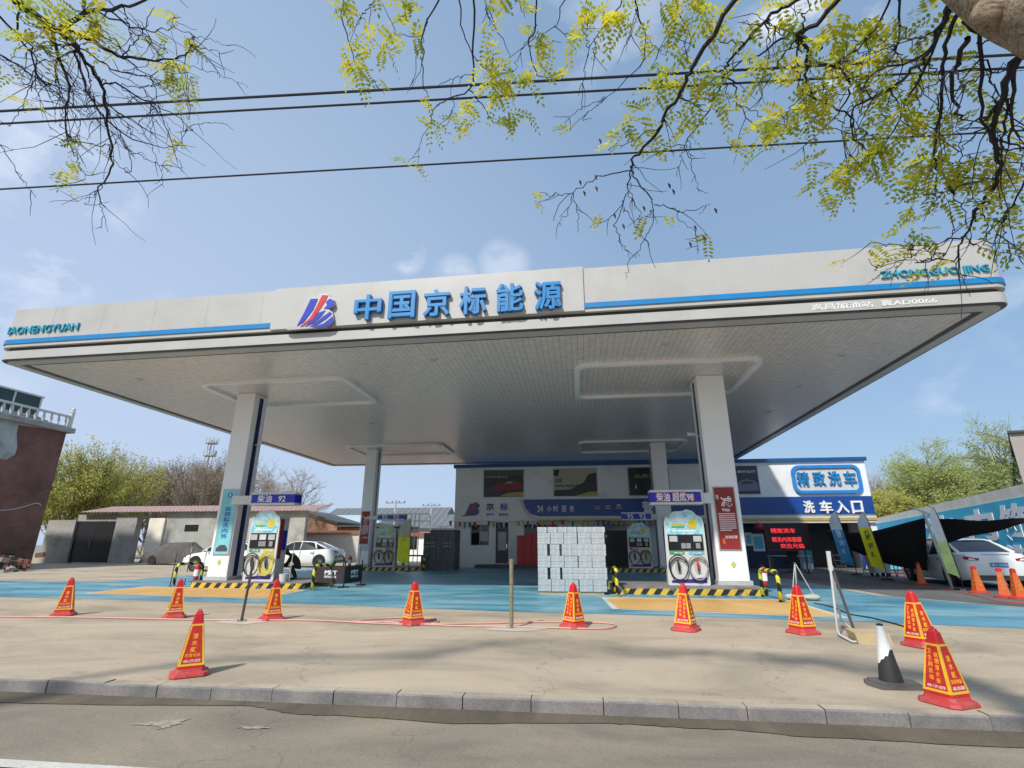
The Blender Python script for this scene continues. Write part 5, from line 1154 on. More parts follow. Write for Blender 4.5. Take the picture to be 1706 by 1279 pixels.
# ================================================================== RIGHT SIDE
# led board
a = PY(1276, 925, 26.0); b = PY(1327, 884, 26.0)
t = thing('led_board', 'black LED message board with glowing red characters on a stand', 'sign', ((a.x+b.x)/2, 26, 0))
x0, x1, z0, z1 = a.x+.15, b.x+.45, 1.05, 2.18
MB().box(x0, x1, 26, 26.12, z0, z1).build('cabinet', mat('led_black', (.02, .016, .014), .5), t)
mb = MB()
for b_ in ((x0-.04, x1+.04, 25.97, 26.14, z1+.001, z1+.05), (x0-.04, x1+.04, 25.97, 26.14, z0-.05, z0-.001), (x0-.04, x0-.001, 25.97, 26.14, z0, z1), (x1+.001, x1+.04, 25.97, 26.14, z0, z1)): mb.box(*b_)
mb.build('cabinet_frame', mat('led_frame', (.15, .02, .03), .5), t)
mb = MB(); wd = x1-x0
mb.text('精致洗车', (x0+.12*wd, 25.998, z0+.72), X3, Z3, wd*.60, .22, .006, 0, .01); mb.text('精洗内饰镀膜', (x0+.12*wd, 25.998, z0+.32), X3, Z3, wd*.72, .23, .006, 0, .01); mb.text('欢迎光临', (x0+.30*wd, 25.998, z0+.05), X3, Z3, wd*.58, .21, .006, 0, .01)
mb.build('led_lettering', M_led, t)
for xx in (x0+.15, x1-.2): mb = MB(); mb.tube([(xx, 26.06, z0-.05), (xx, 26.06, .05)], .025, 6); mb.tube([(xx, 25.75, .04), (xx, 26.4, .04)], .025, 6); mb.build('leg', M_black, t)
t = thing('white_table', 'white table with a black office chair under the LED board', 'table', (9.6, 27.2, 0))
MB().box(9.1, 10.9, 27.0, 27.6, .72, .76).build('table_top', M_white2, t)
for xx, yy_ in ((9.15, 27.05), (10.8, 27.05), (9.15, 27.5), (10.8, 27.5)): MB().box(xx, xx+.05, yy_, yy_+.05, 0, .719).build('leg', M_white2, t)
t = thing('office_chair', 'black chair tucked against the white table', 'chair', (9.9, 26.8, 0))
bevel(MB().box(9.65, 10.1, 26.55, 27.0, .42, .48).build('seat', M_black, t)); bevel(MB().box(9.66, 10.09, 26.5, 26.545, .52, .95).build('backrest', M_black, t))
MB().tube([(9.87, 26.78, .05), (9.87, 26.78, .419)], .03, 8).build('column', M_dgrey, t); mb = MB()
for k in range(5): a_ = k*2*math.pi/5; mb.tube([(9.87, 26.78, .07), (9.87+.28*math.cos(a_), 26.78+.28*math.sin(a_), .04)], .02, 6)
mb.build('star_base', M_dgrey, t)
# feather flags
def feather(u, v, y, ht, wd, lean, m1, m2, split, text, label, tm):
    p = G(u, v); s_ = y/p.y; p = Vector((p.x*s_, y, 0))
    t = thing('feather_flag', label, 'flag', tuple(p))
    n = 14; L_ = []; Rr = []
    for k in range(n+1):
        f = k/n; z = .35+f*(ht-.35); xl = lean*f*ht; ww = wd*(1-.05*f) if f < .7 else wd*(1-((f-.7)/.3)**2.2)*.965
        L_.append(Vector((p.x+xl-ww, y+.02*math.sin(f*7), z+.12*(1-f) if k == 0 else z))); Rr.append(Vector((p.x+xl, y, z)))
    top = Rr[-1]+Vector((-.18, 0, .02))
    for nm, a_, b_, m_ in (('lower_cloth', 0, int(n*split), m1), ('upper_cloth', int(n*split), n, m2)):
        mb = MB(); vs = []
        for k in range(a_, b_+1): vs += [L_[k]+Vector((0, -.004, 0)), Rr[k]+Vector((0, -.004, 0)), L_[k]+Vector((0, .004, 0)), Rr[k]+Vector((0, .004, 0))]
        fs = []
        for k in range(b_-a_): q = 4*k; fs += [(q, q+1, q+5, q+4), (q+2, q+6, q+7, q+3), (q, q+4, q+6, q+2)]
        mb.add(vs, fs).build(nm, m_, t)
    MB().tube([(p.x, y, 0)]+[r_+Vector((.01, 0, 0)) for r_ in Rr[:-2]]+[Rr[-2].lerp(L_[-2], .35)+Vector((0, 0, .10)), L_[-2]+Vector((-.12, 0, .20))], [.016]*(n)+[.008, .005], 6).build('pole', M_black, t)
    mb = MB()
    for k, c_ in enumerate(text):
        f = .62-.115*k; kk = int(n*f); mb.text(c_, L_[kk]+Vector((wd*.28, -.012, 0)), X3, Z3, wd*.42, ht*.085, .004, 0, .02)
    mb.build('lettering', tm, t)
    MB().lathe([(.22, 0), (.20, .05), (.05, .07)], tuple(p), 10).build('foot', M_black, t)
M_fgr = mat('feather_grey', (.66, .68, .72), .7); M_fbl = mat('flag_blue', (.06, .34, .62), .6, var=.4, scale=3); M_fye = mat('flag_lime', (.82, .80, .02), .6, var=.12); M_fgn = mat('flag_pale_green', (.55, .70, .25), .6, var=.2)
feather(1427, 955, 25.2, 2.75, .50, -.13, M_fbl, M_fgr, .70, '精致洗车', 'blue feather flag with a grey top in front of the dark wash bay', M_whitep)
feather(1478, 962, 21.8, 2.5, .45, -.13, M_fye, M_fgr, .72, '打蜡镀膜', 'yellow green feather flag right of the wash bay opening', mat('flag_ink', (.15, .16, .04), .6))
feather(1600, 962, 17.2, 2.35, .29, -.10, M_fgn, M_fgr, .5, '洗车', 'pale feather flag fading to green in front of the white sedan', M_whitep)
feather(681, 935, 25.6, 2.55, .62, -.0, M_fye, mat('flag_cream', (.5, .5, .38), .6), .62, '特惠', 'lime yellow feather flag beside the rear left pump', M_lime)
# mural boundary wall
A = G(1706, 827, 3.0); B = G(1462, 872, 3.0); d = (B-A); d.z = 0; d.normalize(); n_ = Vector((-d.y, d.x, 0)) 
if n_.dot(CAMP-A) < 0: n_ = -n_
A0 = A-d*9; L_ = (B-A).length+24
wl_ = thing('mural_wall', 'long blue painted boundary wall with huge white characters behind the white sedan', 'wall', (A0.x, A0.y, 0))
MB().obox(Vector((A0.x, A0.y, 0)), d*L_, -n_*.3, (0, 0, 3.45)).build('wall_body', M_cream, wl_, recalc=True)
MB().obox(Vector((A0.x, A0.y, .02))+n_*.001, d*L_, n_*.03, (0, 0, 2.98)).build('painted_banner', M_mural, wl_, recalc=True)
def mtext(ch, u0, u1, z0, z1):
    a_ = PV(u0, 880, A, B); b_ = PV(u1, 880, A, B); U_ = -d; O = Vector((b_.x, b_.y, z0)); O = Vector((a_.x, a_.y, z0)) 
    mb = MB(); wd = math.hypot(b_.x-a_.x, b_.y-a_.y); mb.text(ch, O+n_*.035, U_, Z3, wd, z1-z0, .02, 0, .04); mb.build('character', mat('mural_white', (.92, .92, .92), .6, var=.03), wl_)
for ch, u0, u1 in (('洗', 1541, 1596), ('内', 1613, 1662), ('饰', 1672, 1728)): mtext(ch, u0, u1, 1.42, 2.82)
for ch, u0, u1 in (('高', 1572, 1606), ('端', 1625, 1660), ('洗', 1668, 1706)): mtext(ch, u0, u1, .4, 1.25)
# lower blue fence banners nearer the yard
a = G(1462, 962); b = G(1560, 972)
t = thing('banner_fence', 'low deep blue banner fence with white edges right of the wash bay', 'fence', (13.6, 26.5, 0))
MB().obox((12.95, 26.6, .15), (4.6, -1.6, 0), (0, .04, 0), (0, 0, 1.15)).build('banner_sheet', M_mural2, t, recalc=True)
MB().prism([(13.0, 26.55, .2), (13.9, 26.24, .2), (13.3, 26.45, 1.25)], (0, -.01, 0)).build('banner_print', M_whitep, t, recalc=True); MB().prism([(13.35, 26.40, .2), (14.4, 26.06, .2), (13.8, 26.27, 1.2)], (0, -.012, 0)).build('banner_print', M_cyan, t, recalc=True)
for k in range(4): MB().tube([(12.95+4.6*k/3, 26.66-1.6*k/3, 0), (12.95+4.6*k/3, 26.66-1.6*k/3, 1.35)], .03, 6).build('post', M_grey, t)
# sail pole and cloth
pb = G(1587, 981); tpz = PY(1538, 851, pb.y)
t = thing('sail_pole', 'slanting white steel pole holding up the black shade sail', 'pole', tuple(pb))
MB().tube([pb, tpz], .04, 10).build('tube', M_white2, t, smooth=True); MB().lathe([(.14, 0), (.14, .02)], tuple(pb), 10).build('base_plate', M_grey, t)
MB().tube([tpz+Vector((-.35, 0, .12)), tpz+Vector((.30, .05, -.13))], .025, 6).build('cross_arm', M_white2, t)
def sail(name, label, P, sag, m, nn=12):
    """four corner cloth with sag"""
    a_, b_, c_, d_ = [Vector(p) for p in P]; vs = []
    for i in range(nn+1):
        for j in range(nn+1):
            s_, q = i/nn, j/nn; p = a_.lerp(b_, s_).lerp(d_.lerp(c_, s_), q); p.z -= sag*4*s_*(1-s_)*(.35+.65*(1-abs(2*q-1))) ; p.z += .03*math.sin(9*s_+5*q); vs.append(p)
    fs = [(i*(nn+1)+j, (i+1)*(nn+1)+j, (i+1)*(nn+1)+j+1, i*(nn+1)+j+1) for i in range(nn) for j in range(nn)]
    o = MB().add(vs, fs).build(name, m, smooth=True); s2 = o.modifiers.new('s', 'SOLIDIFY'); s2.thickness = .01; return tag(o, label, 'shade sail')
q1 = PY(1375, 884, 29.5); q2 = PY(1541, 863, 18.2); q3 = PY(1546, 952, 19.6); q4 = PY(1385, 900, 29.5)
sail('shade_sail', 'black shade sail sagging from the building to the white pole', [q1, q2, q3, q4], .62, M_cloth)
q5 = PY(1556, 865, 18.2); q6 = PY(1720, 864, 15.6); q7 = PY(1716, 868, 15.7); q8 = PY(1572, 905, 18.6)
sail('shade_sail', 'black shade sail stretched from the white pole over the sedan to the right', [q5, q6, q7, q8], .05, M_cloth)
# hand cart, stool, step ladder
t = thing('hand_cart', 'pale grey box cart on small wheels under the yellow green flag', 'cart', (12.3, 24.0, 0))
MB().prism([(12.05, 23.9, .16), (12.62, 23.9, .16), (12.68, 23.9, .82), (11.95, 23.9, .82)], (0, .5, 0)).build('tub', M_lgrey, t, recalc=True)
for xx, yy_ in ((12.12, 23.92), (12.55, 23.92), (12.12, 24.34), (12.55, 24.34)): MB().lathe([(.07, -.02), (.07, .02)], (xx, yy_, .075), 12, 0, 'y').build('wheel', M_rubber, t)
t = thing('step_stool', 'small metal step stool at the edge of the wash bay', 'stool', (12.8, 28.2, 0))
for k in range(3): MB().box(12.5, 12.95, 28.2+.12*k, 28.3+.12*k, .25+.25*k, .28+.25*k).build('tread', M_lgrey, t)
for xx in (12.5, 12.93): MB().tube([(xx, 28.1, 0), (xx, 28.5, .95)], .014, 6).build('rail', M_grey, t); MB().tube([(xx, 28.75, 0), (xx, 28.5, .95)], .014, 6).build('rail', M_grey, t)
t = thing('red_stand', 'small red folding stand beside the pale cart', 'stand', (12.95, 24.0, 0))
for xx in (12.78, 13.08): MB().tube([(xx, 23.8, 0), (xx+.02, 24.05, .85)], .02, 6).build('leg', M_redp, t); MB().tube([(xx, 24.3, 0), (xx+.02, 24.05, .85)], .02, 6).build('leg', M_redp, t)
MB().box(12.76, 13.12, 23.96, 24.14, .85, .90).build('top_bar', M_redp, t)
# grey building at the far right edge
p = PY(1680, 724, 19.5); t = thing('concrete_building', 'plain grey rendered building cut off by the right edge', 'building', (p.x+3, 22, 0))
q = PY(1706, 830, 19.5)
xr_ = PY(1700, 800, 19.5).x
MB().box(19.4, 27, 19.6, 26, 0, 6.2).build('wall', mat('plain_grey_render', (.36, .33, .30), .85, var=.08), t) if False else None
gb = PY(1680, 722, 31); gbz = gb.z
MB().obox(Vector((gb.x, gb.y, 0)), (9, -1.5, 0), (7, 9, 0), (0, 0, gbz)).build('wall', mat('plain_grey_render', (.36, .33, .30), .85, var=.08), t, recalc=True)
MB().obox(Vector((gb.x-.15, gb.y-.15, gbz)), (9.3, -1.5, 0), (7, 9.3, 0), (0, 0, .12)).build('roof_edge', M_dgrey, t, recalc=True)

# ================================================================== LEFT SIDE
HA = Vector((-32.06, 27.78)); hd_ = Vector((-.05, -1.0)).normalized()
ht_z = PY(112, 712, 27.78).z
hs_ = thing('brick_house', 'old two storey brick house with peeling white paint and a white balustrade', 'house', (HA.x, HA.y, 0))
U_ = Vector((hd_.x, hd_.y, 0)); Wn = Vector((-U_.y, U_.x, 0))
if Wn.x < 0: Wn = -Wn
M_brick = brickmat('dark_red_brick', (.23, .085, .065), (.16, .065, .052), (.20, .16, .14), axis='y')
Pm = Vector((HA.x, HA.y, 0))
MB().obox(Pm, U_*22, -Wn*9, (0, 0, ht_z-.35)).build('wall', M_brick, hs_, recalc=True)
MB().obox(Pm-U_*.25+Wn*.35+Vector((0, 0, ht_z-.35)), U_*22.5, -Wn*9.6, (0, 0, .30)).build('roof_slab', M_concr, hs_, recalc=True)
# peeling painted patch near the left frame edge
def hw_(u, v): a_ = PV(u, v, HA, HA+hd_); return a_
pk = [(-40, 690), (0, 680), (60, 692), (95, 708), (95, 716), (60, 712), (30, 708), (27, 722), (28, 745), (24, 757), (10, 766), (0, 764), (-40, 768)]
MB().prism([hw_(u, v)+Wn*.012 for u, v in pk], Wn*.02).build('painted_render', mat('peeling_paint', (.40, .45, .44), .8, var=.2, dirt=(.2, .16, .13), dscale=1.5, dpos=(.5, .7)), hs_, recalc=True)
mb = MB(); zt = ht_z-.05
mb.obox(Pm+Wn*.20+Vector((0, 0, zt)), U_*22, -Wn*.12, (0, 0, .08)); mb.obox(Pm+Wn*.22+Vector((0, 0, zt+.64)), U_*22, -Wn*.16, (0, 0, .12)); mb.build('balustrade_rail', M_white2, hs_, recalc=True)
mb = MB()
for k in range(34):
    q = Pm+Wn*.14+U_*(.35+k*.44)+Vector((0, 0, zt+.08)); mb.lathe([(.07, 0), (.07, .06), (.05, .10), (.10, .24), (.06, .42), (.05, .50), (.07, .54), (.07, .56)], tuple(q), 8)
mb.build('balusters', M_white2, hs_, smooth=True)
q = Pm+Wn*.14+U_*.05+Vector((0, 0, zt+.0)); MB().lathe([(.13, 0), (.13, .98), (.16, 1.0), (.10, 1.06), (.12, 1.2), (.04, 1.34)], tuple(q), 10).build('corner_finial', M_white2, hs_)
# roof sunroom
q0 = hw_(88, 690)-Wn*1.2
sr = MB().obox(Vector((q0.x, q0.y, zt)), U_*9, -Wn*3, (0, 0, 1.75)).build('sunroom_glass', mat('sunroom_dark', (.03, .05, .05), .15), hs_, recalc=True)
mb = MB()
for k in range(7): mb.obox(Vector((q0.x, q0.y, zt))+U_*(1.5*k-.04)+Wn*.005, U_*.10, Wn*.05, (0, 0, 1.75))
mb.obox(Vector((q0.x, q0.y, zt+1.75))-U_*.1+Wn*.1, U_*9.2, -Wn*3.2, (0, 0, .10)); mb.build('sunroom_frame', M_white2, hs_, recalc=True)
MB().tube(curve([hw_(-40, 850)+Wn*.1, hw_(0, 850)+Wn*.1, hw_(30, 846)+Wn*.1, hw_(58, 838)+Wn*.1, hw_(66, 842)+Wn*.1], 5), .03, 6).build('wall_cable', M_lgrey, hs_)
# gate wall
GY = 34.0
def gy(u, v): return PY(u, v, GY)
def px(u): return PY(u, 938, GY).x
gw = thing('yard_wall', 'grey rendered yard wall with pillars and a corrugated roof edge', 'wall', (px(230), GY, 0))
zP = gy(130, 862).z
MB().box(px(62), px(109), GY, GY+.5, 0, gy(128, 866).z).build('gate_pillar', M_concr, gw)
MB().box(px(178), px(213), GY, GY+.5, 0, gy(215, 858).z).build('gate_pillar', M_concr, gw)
MB().box(px(236), px(262), GY-.1, GY+.5, 0, gy(268, 863).z).build('gate_pillar', M_cream, gw)
MB().box(px(109)+.003, px(178)-.003, GY+.1, GY+.4, gy(150, 868).z, gy(150, 857).z).build('gate_lintel', M_concr, gw)
MB().box(px(213)+.003, px(236)-.003, GY+.1, GY+.4, gy(240, 864).z, gy(240, 857).z).build('gate_lintel', M_concr, gw)
MB().box(px(262)+.003, px(500), GY+.05, GY+.4, 0, gy(330, 852).z).build('wall_body', M_render, gw)
MB().box(px(296), px(319), GY+.03, GY+.06, gy(300, 885).z, gy(300, 874).z).build('vent_window', M_black, gw)
MB().box(px(213)+.01, px(236), GY+3, GY+3.1, 0, 3).build('inner_wall', M_render, gw)
MB().box(px(222), px(234), GY+2.5, GY+2.6, .4, 2.5).build('inner_door', mat('green_door', (.03, .06, .05), .5), gw)
zr = gy(250, 853).z; mb = MB(); xx = px(120); vs = []; nn = 0; x1_ = px(520)
while xx < x1_: vs += [(xx, GY-.35, zr+.06*(nn % 2)), (xx, GY+2.2, zr+.55+.06*(nn % 2))]; xx += .14; nn += 1
mb.add(vs, [(2*i, 2*i+2, 2*i+3, 2*i+1) for i in range(nn-1)]); o = mb.build('corrugated_roof', mat('faded_tin', (.40, .27, .24), .8, var=.2), gw); o.modifiers.new('s', 'SOLIDIFY').thickness = .03
gt = thing('black_gate', 'tall black metal double gate between two concrete pillars', 'gate', ((px(109)+px(178))/2, GY+.2, 0))
MB().box(px(109)+.02, (px(109)+px(178))/2-.01, GY+.15, GY+.2, .05, gy(150, 869).z).build('gate_leaf', M_black, gt); MB().box((px(109)+px(178))/2+.01, px(178)-.02, GY+.15, GY+.2, .05, gy(150, 869).z).build('gate_leaf', M_black, gt)
MB().tube([((px(109)+px(178))/2-.2, GY+.10, 1.1), ((px(109)+px(178))/2-.2, GY+.10, 1.6)], .02, 6).build('gate_handle', M_grey, gt)
# mural of a dark car shape / covered car in front of the wall
t = thing('covered_car', 'car under a grey cover parked against the yard wall', 'car', (px(300), GY-1.4, 0))
vs = []; prof = [(-2.3, .30), (-2.15, .80), (-1.4, .98), (-.8, 1.38), (.5, 1.42), (1.1, 1.0), (2.0, .85), (2.3, .35)]; cxx = px(325)
for xo, zt_ in prof: vs += [(cxx+xo, GY-2.2, .12), (cxx+xo, GY-2.25, zt_*.6), (cxx+xo, GY-2.0, zt_), (cxx+xo, GY-.9, zt_), (cxx+xo, GY-.65, zt_*.6), (cxx+xo, GY-.7, .12)]
fs = [(i*6+k, i*6+k+1, (i+1)*6+k+1, (i+1)*6+k) for i in range(7) for k in range(5)]+[tuple(range(6)), tuple(range(42, 48))]
MB().add(vs, fs).build('car_cover', mat('cover_grey', (.10, .095, .09), .85, var=.3), t, smooth=True, recalc=True)
mb = MB()
for xo in (-1.4, 1.4): mb.lathe([(.30, -.1), (.30, .1)], (cxx+xo, GY-2.15, .30), 16, 0, 'y')
mb.build('tyre', M_rubber, t)
# rubble at the foot of the house
mb = MB(); r2 = random.Random(5)
for k in range(260):
    c = G(r2.uniform(-40, 58), r2.uniform(945, 952)); s_ = r2.uniform(.08, .35); z = max(0, r2.gauss(.25, .25)); pts_ = []
    a0 = r2.uniform(0, 3)
    mb.obox(c+Vector((0, -r2.uniform(0, 1.5), z*.8)), Vector((math.cos(a0), math.sin(a0), r2.uniform(-.3, .3)))*s_, Vector((-math.sin(a0), math.cos(a0), r2.uniform(-.3, .3)))*s_*.7, Vector((r2.uniform(-.2, .2), 0, 1))*s_*.6, r2.randrange(3))
tag(mb.build('rubble', [M_concr, mat('broken_brick', (.20, .09, .06), .9), mat('dark_debris', (.05, .05, .045), .9)], recalc=True), 'heap of broken bricks and debris at the foot of the brick house', 'rubble', kind='stuff')

# background buildings between the columns
YB = 46
def yb(u, v, y=YB): return PY(u, v, y)
t = thing('brick_shed', 'low brick shed with a sloping gable roof beyond the white wall', 'shed', (yb(520, 890).x, YB, 0))
x0, x1, x2 = yb(440, 890).x, yb(560, 890).x, yb(612, 890).x
zg = yb(500, 851).z; ze = yb(560, 872).z
MB().prism([(x0, YB, 0), (x1, YB, 0), (x1, YB, ze), (yb(497, 850).x, YB, zg), (x0, YB, zg-.6)], (0, 6, 0)).build('gable_wall', brickmat('orange_brick', (.40, .20, .11), (.33, .17, .10), (.35, .30, .24)), t, recalc=True)
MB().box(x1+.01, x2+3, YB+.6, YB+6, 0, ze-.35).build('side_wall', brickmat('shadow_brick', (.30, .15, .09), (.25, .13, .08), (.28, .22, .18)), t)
MB().prism([(yb(497, 850).x, YB-.3, zg), (x1+.2, YB-.3, ze), (x1+.2, YB-.3, ze+.15), (yb(497, 850).x, YB-.3, zg+.15)], (0, 6.5, 0)).build('roof', M_dgrey, t, recalc=True)
MB().box(x1+.21, x2+3, YB-.3, YB+6.2, ze-.3, ze-.15).build('roof_edge', M_dgrey, t)
t = thing('white_yard_wall', 'long white wall with a reddish coping behind the side-on sedan', 'wall', (yb(540, 920, 38).x, 38, 0))
MB().box(yb(450, 930, 38).x, yb(600, 930, 38).x, 38, 38.25, 0, yb(540, 890, 38).z).build('wall_body', mat('white_wall_old', (.58, .57, .52), .8, var=.1), t)
MB().box(yb(450, 930, 38).x, yb(600, 930, 38).x, 37.9, 38.35, yb(540, 890, 38).z+.001, yb(540, 886, 38).z+.1).build('coping', mat('coping_red', (.26, .12, .08), .8), t)
t = thing('red_trim_house', 'low white house with a red eaves band left of the station building', 'house', (yb(690, 920, 42).x, 42, 0))
MB().box(yb(612, 930, 42).x, yb(775, 930, 42).x, 42, 47, 0, yb(690, 893, 42).z).build('wall', M_wall, t)
MB().box(yb(610, 930, 42).x, yb(777, 930, 42).x, 41.8, 47.2, yb(690, 893, 42).z+.001, yb(690, 887, 42).z).build('eaves_band', mat('eaves_red', (.35, .09, .06), .7), t)
for u in (640, 683, 725): MB().box(yb(u, 900, 42).x, yb(u+12, 900, 42).x, 41.97, 41.99, .9, 1.9).build('window', M_glass, t)
# grey tiled roofs beyond
M_tile = stripes('grey_roof_tiles', (.13, .14, .15), (.20, .21, .22), (1, 0, 0), .9, .82, .7)
for (ua, ub, vt, vb, y, lab, m_) in ((548, 722, 846, 868, 75, 'long low building with a grey panelled roof beyond the yard', M_tile), (690, 768, 857, 880, 62, 'second grey roofed building just left of the station', M_tile), (540, 610, 858, 872, 58, 'shed with a pale blue sheet roof beyond the brick gable', mat('pale_blue_tin', (.42, .52, .54), .6))):
    a = yb(ua, vb, y); b = yb(ub, vb, y); zt_ = yb((ua+ub)/2, vt, y+5).z
    t = thing('roofed_building', lab, 'building', ((a.x+b.x)/2, y, 0)); MB().box(a.x, b.x, y, y+10, 0, a.z).build('wall', M_lgrey, t)
    MB().prism([(a.x-1.5, y-.4, a.z), (a.x-1.5, y+5, zt_), (a.x-1.5, y+10.4, a.z)], (b.x-a.x+3, 0, 0)).build('roof', m_, t, recalc=True)
# lattice tower
y = 140; p = PY(322, 905, y); zt_ = PY(322, 733, y).z; t = thing('telecom_tower', 'slim lattice telecom tower rising beyond the bare trees', 'tower', (p.x, y, 0))
mb = MB()
for sx, sy in ((-1, -1), (1, -1), (1, 1), (-1, 1)): mb.tube([(p.x+sx*1.6, y+sy*1.6, 0), (p.x+sx*.5, y+sy*.5, zt_)], .11, 4)
for k in range(16):
    f0, f1 = k/16, (k+1)/16; r0, r1 = 1.6-1.1*f0, 1.6-1.1*f1
    mb.tube([(p.x-r0, y-r0, zt_*f0), (p.x+r1, y-r1, zt_*f1)], .06, 3); mb.tube([(p.x+r0, y-r0, zt_*f0), (p.x-r1, y-r1, zt_*f1)], .06, 3)
mb.build('lattice', M_grey, t)
for f in (.84, .96):
    mb = MB(); mb.lathe([(1.7, 0), (1.7, .25)], (p.x, y, zt_*f), 12)
    for k in range(9): a_ = k*2*math.pi/9; mb.box(p.x+1.7*math.cos(a_)-.15, p.x+1.7*math.cos(a_)+.15, y+1.7*math.sin(a_)-.1, y+1.7*math.sin(a_)+.1, zt_*f, zt_*f+1.8)
    mb.build('antenna_platform', M_lgrey, t)
# utility poles
for u, vt, y, lab in ((655, 833, 55, 'utility pole with a cross arm behind the rear left pump'), (716, 838, 60, 'thin utility pole left of the station building')):
    p = yb(u, 900, y); zt_ = yb(u, vt, y).z; t = thing('utility_pole', lab, 'pole', (p.x, y, 0))
    MB().tube([(p.x, y, 0), (p.x, y, zt_)], .10, 6).build('pole', M_lgrey, t); mb = MB(); mb.box(p.x-1.1, p.x+1.1, y-.06, y+.06, zt_-.35, zt_-.25)
    mb.build('cross_arm', M_grey, t)
    for k in (-1, -.4, .4, 1): MB().lathe([(.05, 0), (.07, .08), (.03, .2)], (p.x+k, y, zt_-.25), 6).build('insulator', M_dgrey, t)
# open metal canopy frame left of the building
t = thing('scaffold_frame', 'thin pale metal frame standing between the rear pump and the grey cartons', 'frame', (-8, 36, 0))
for u in (681, 688, 695, 714): q = yb(u, 930, 36); MB().tube([(q.x, 36, 0), (q.x, 36, yb(u, 857, 36).z)], .035, 5).build('upright', M_lgrey, t)
for v in (856, 868, 884): a_ = yb(655, v, 36); b_ = yb(716, v, 36); MB().tube([(a_.x, 36.05, a_.z), (b_.x, 36.05, a_.z)], .03, 5).build('cross_bar', M_lgrey, t)
# red bench rail behind left rear pump
t = thing('red_bench', 'long brown red bench behind the rear left pump', 'bench', (-8.6, 29.6, 0))
MB().box(-10.2, -7.6, 29.6, 29.95, .62, .70).build('seat', mat('bench_red', (.10, .03, .02), .6), t)
for xx in (-10.1, -9.0, -7.8): MB().box(xx, xx+.08, 29.65, 29.9, 0, .619).build('leg', M_dgrey, t)

# ================================================================== OVERHEAD WIRES
for i, (va, vm, vb, lab) in enumerate(((185, 118, 90, 'thick black overhead cable, highest of the three'), (206, 144, 112, 'black overhead cable, middle of the three'), (315, 262, 217, 'black overhead cable, lowest of the three'))):
    ua, um, ub = 0, 1080, 1706
    a = G(ua, va, 8.0); b = G(ub, vb, 8.0); m_ = G(um, vm, 8.0)
    d = b-a; e0 = a-d*1.6; e1 = b+d*1.6
    P = [e0+(e1-e0)*k/40 for k in range(41)]
    def off(p):   # gentle sag so the middle passes through the traced point
        return p
    o = MB().tube(P, (.021, .018, .017)[i], 6).build('overhead_cable', M_black); tag(o, lab, 'cable', 'black overhead cables across the sky')

# ================================================================== TREES
def leaf_sprays(mb, centers, r3, L=.20, leaflet=.045, dens=1.0):
    """pinnate leaves around 3-D centres (centre, radius)"""
    for c, r in centers:
        n = max(2, int(dens*9*(r/.12)**1.2))
        for _ in range(n):
            q = Vector((r3.gauss(0, 1), r3.gauss(0, 1), r3.gauss(0, 1)))
            q = q.normalized()*r*r3.random()**.45*.95
            base = c+q; d = Vector((r3.uniform(-1, 1), r3.uniform(-1, 1), r3.uniform(-1.1, .35))).normalized()
            side = d.cross(Vector((r3.uniform(-.4, .4), r3.uniform(-.4, .4), 1))).normalized(); up = side.cross(d)
            ln = L*r3.uniform(.55, 1.1); k = int(r3.uniform(5, 8)); prev = base
            for i in range(k+1):
                f = (i+.6)/(k+1); p = base+d*ln*f+Vector((0, 0, -.25*ln*f*f)); s_ = leaflet*r3.uniform(.75, 1.15)*(1-.35*abs(f-.45))
                for sd in ((-1, 1) if i < k else (0,)):
                    dd = (side*sd+d*.45+up*r3.uniform(-.25, .25)).normalized() if sd else d
                    w_ = dd.cross(up).normalized()*s_*.24
                    v0 = p; v1 = p+dd*s_*.55; v2 = p+dd*s_
                    mb.add([v0, v1+w_, v2, v1-w_], [(0, 1, 2, 3)])
def twig_net(mb, P, r3, r0, r1, n_side, ln, depth=1):
    """a tapering branch along P with random side twigs"""
    C_ = curve(P, 4); C_ = [c+Vector((r3.gauss(0, 1), r3.gauss(0, 1), r3.gauss(0, 1)))*.008 for c in C_]
    rr = [r0+(r1-r0)*i/(len(C_)-1) for i in range(len(C_))]
    mb.tube(C_, rr, 5 if r0 > .01 else 4, cap=False)
    tips = [C_[-1]]
    for _ in range(n_side):
        i = r3.randrange(len(C_)//4, len(C_)); d = (C_[min(i+1, len(C_)-1)]-C_[max(i-1, 0)]).normalized()
        s_ = Vector((r3.uniform(-1, 1), r3.uniform(-1, 1), r3.uniform(-.9, .5))).normalized(); dd = (d*.7+s_).normalized(); l_ = ln*r3.uniform(.35, 1.1)
        Q = [C_[i]]; cur = C_[i].copy()
        for k in range(4): dd = (dd+Vector((r3.uniform(-1, 1), r3.uniform(-1, 1), r3.uniform(-1, .7)))*.28).normalized(); cur = cur+dd*l_/4; Q.append(cur.copy())
        if depth > 0 and r3.random() < .55: tips += twig_net(mb, Q, r3, max(rr[i]*.5, .0035), .002, 2, ln*.5, depth-1)
        else: mb.tube(Q, [max(rr[i]*.5, .0035), .003, .0025, .002, .0018][:len(Q)], 3, cap=False); tips.append(Q[-1])
    return tips
r3 = random.Random(21)
def path(pts, D0, D1): n = len(pts); return [PD(u, v, D0+(D1-D0)*i/max(1, n-1)) for i, (u, v) in enumerate(pts)]
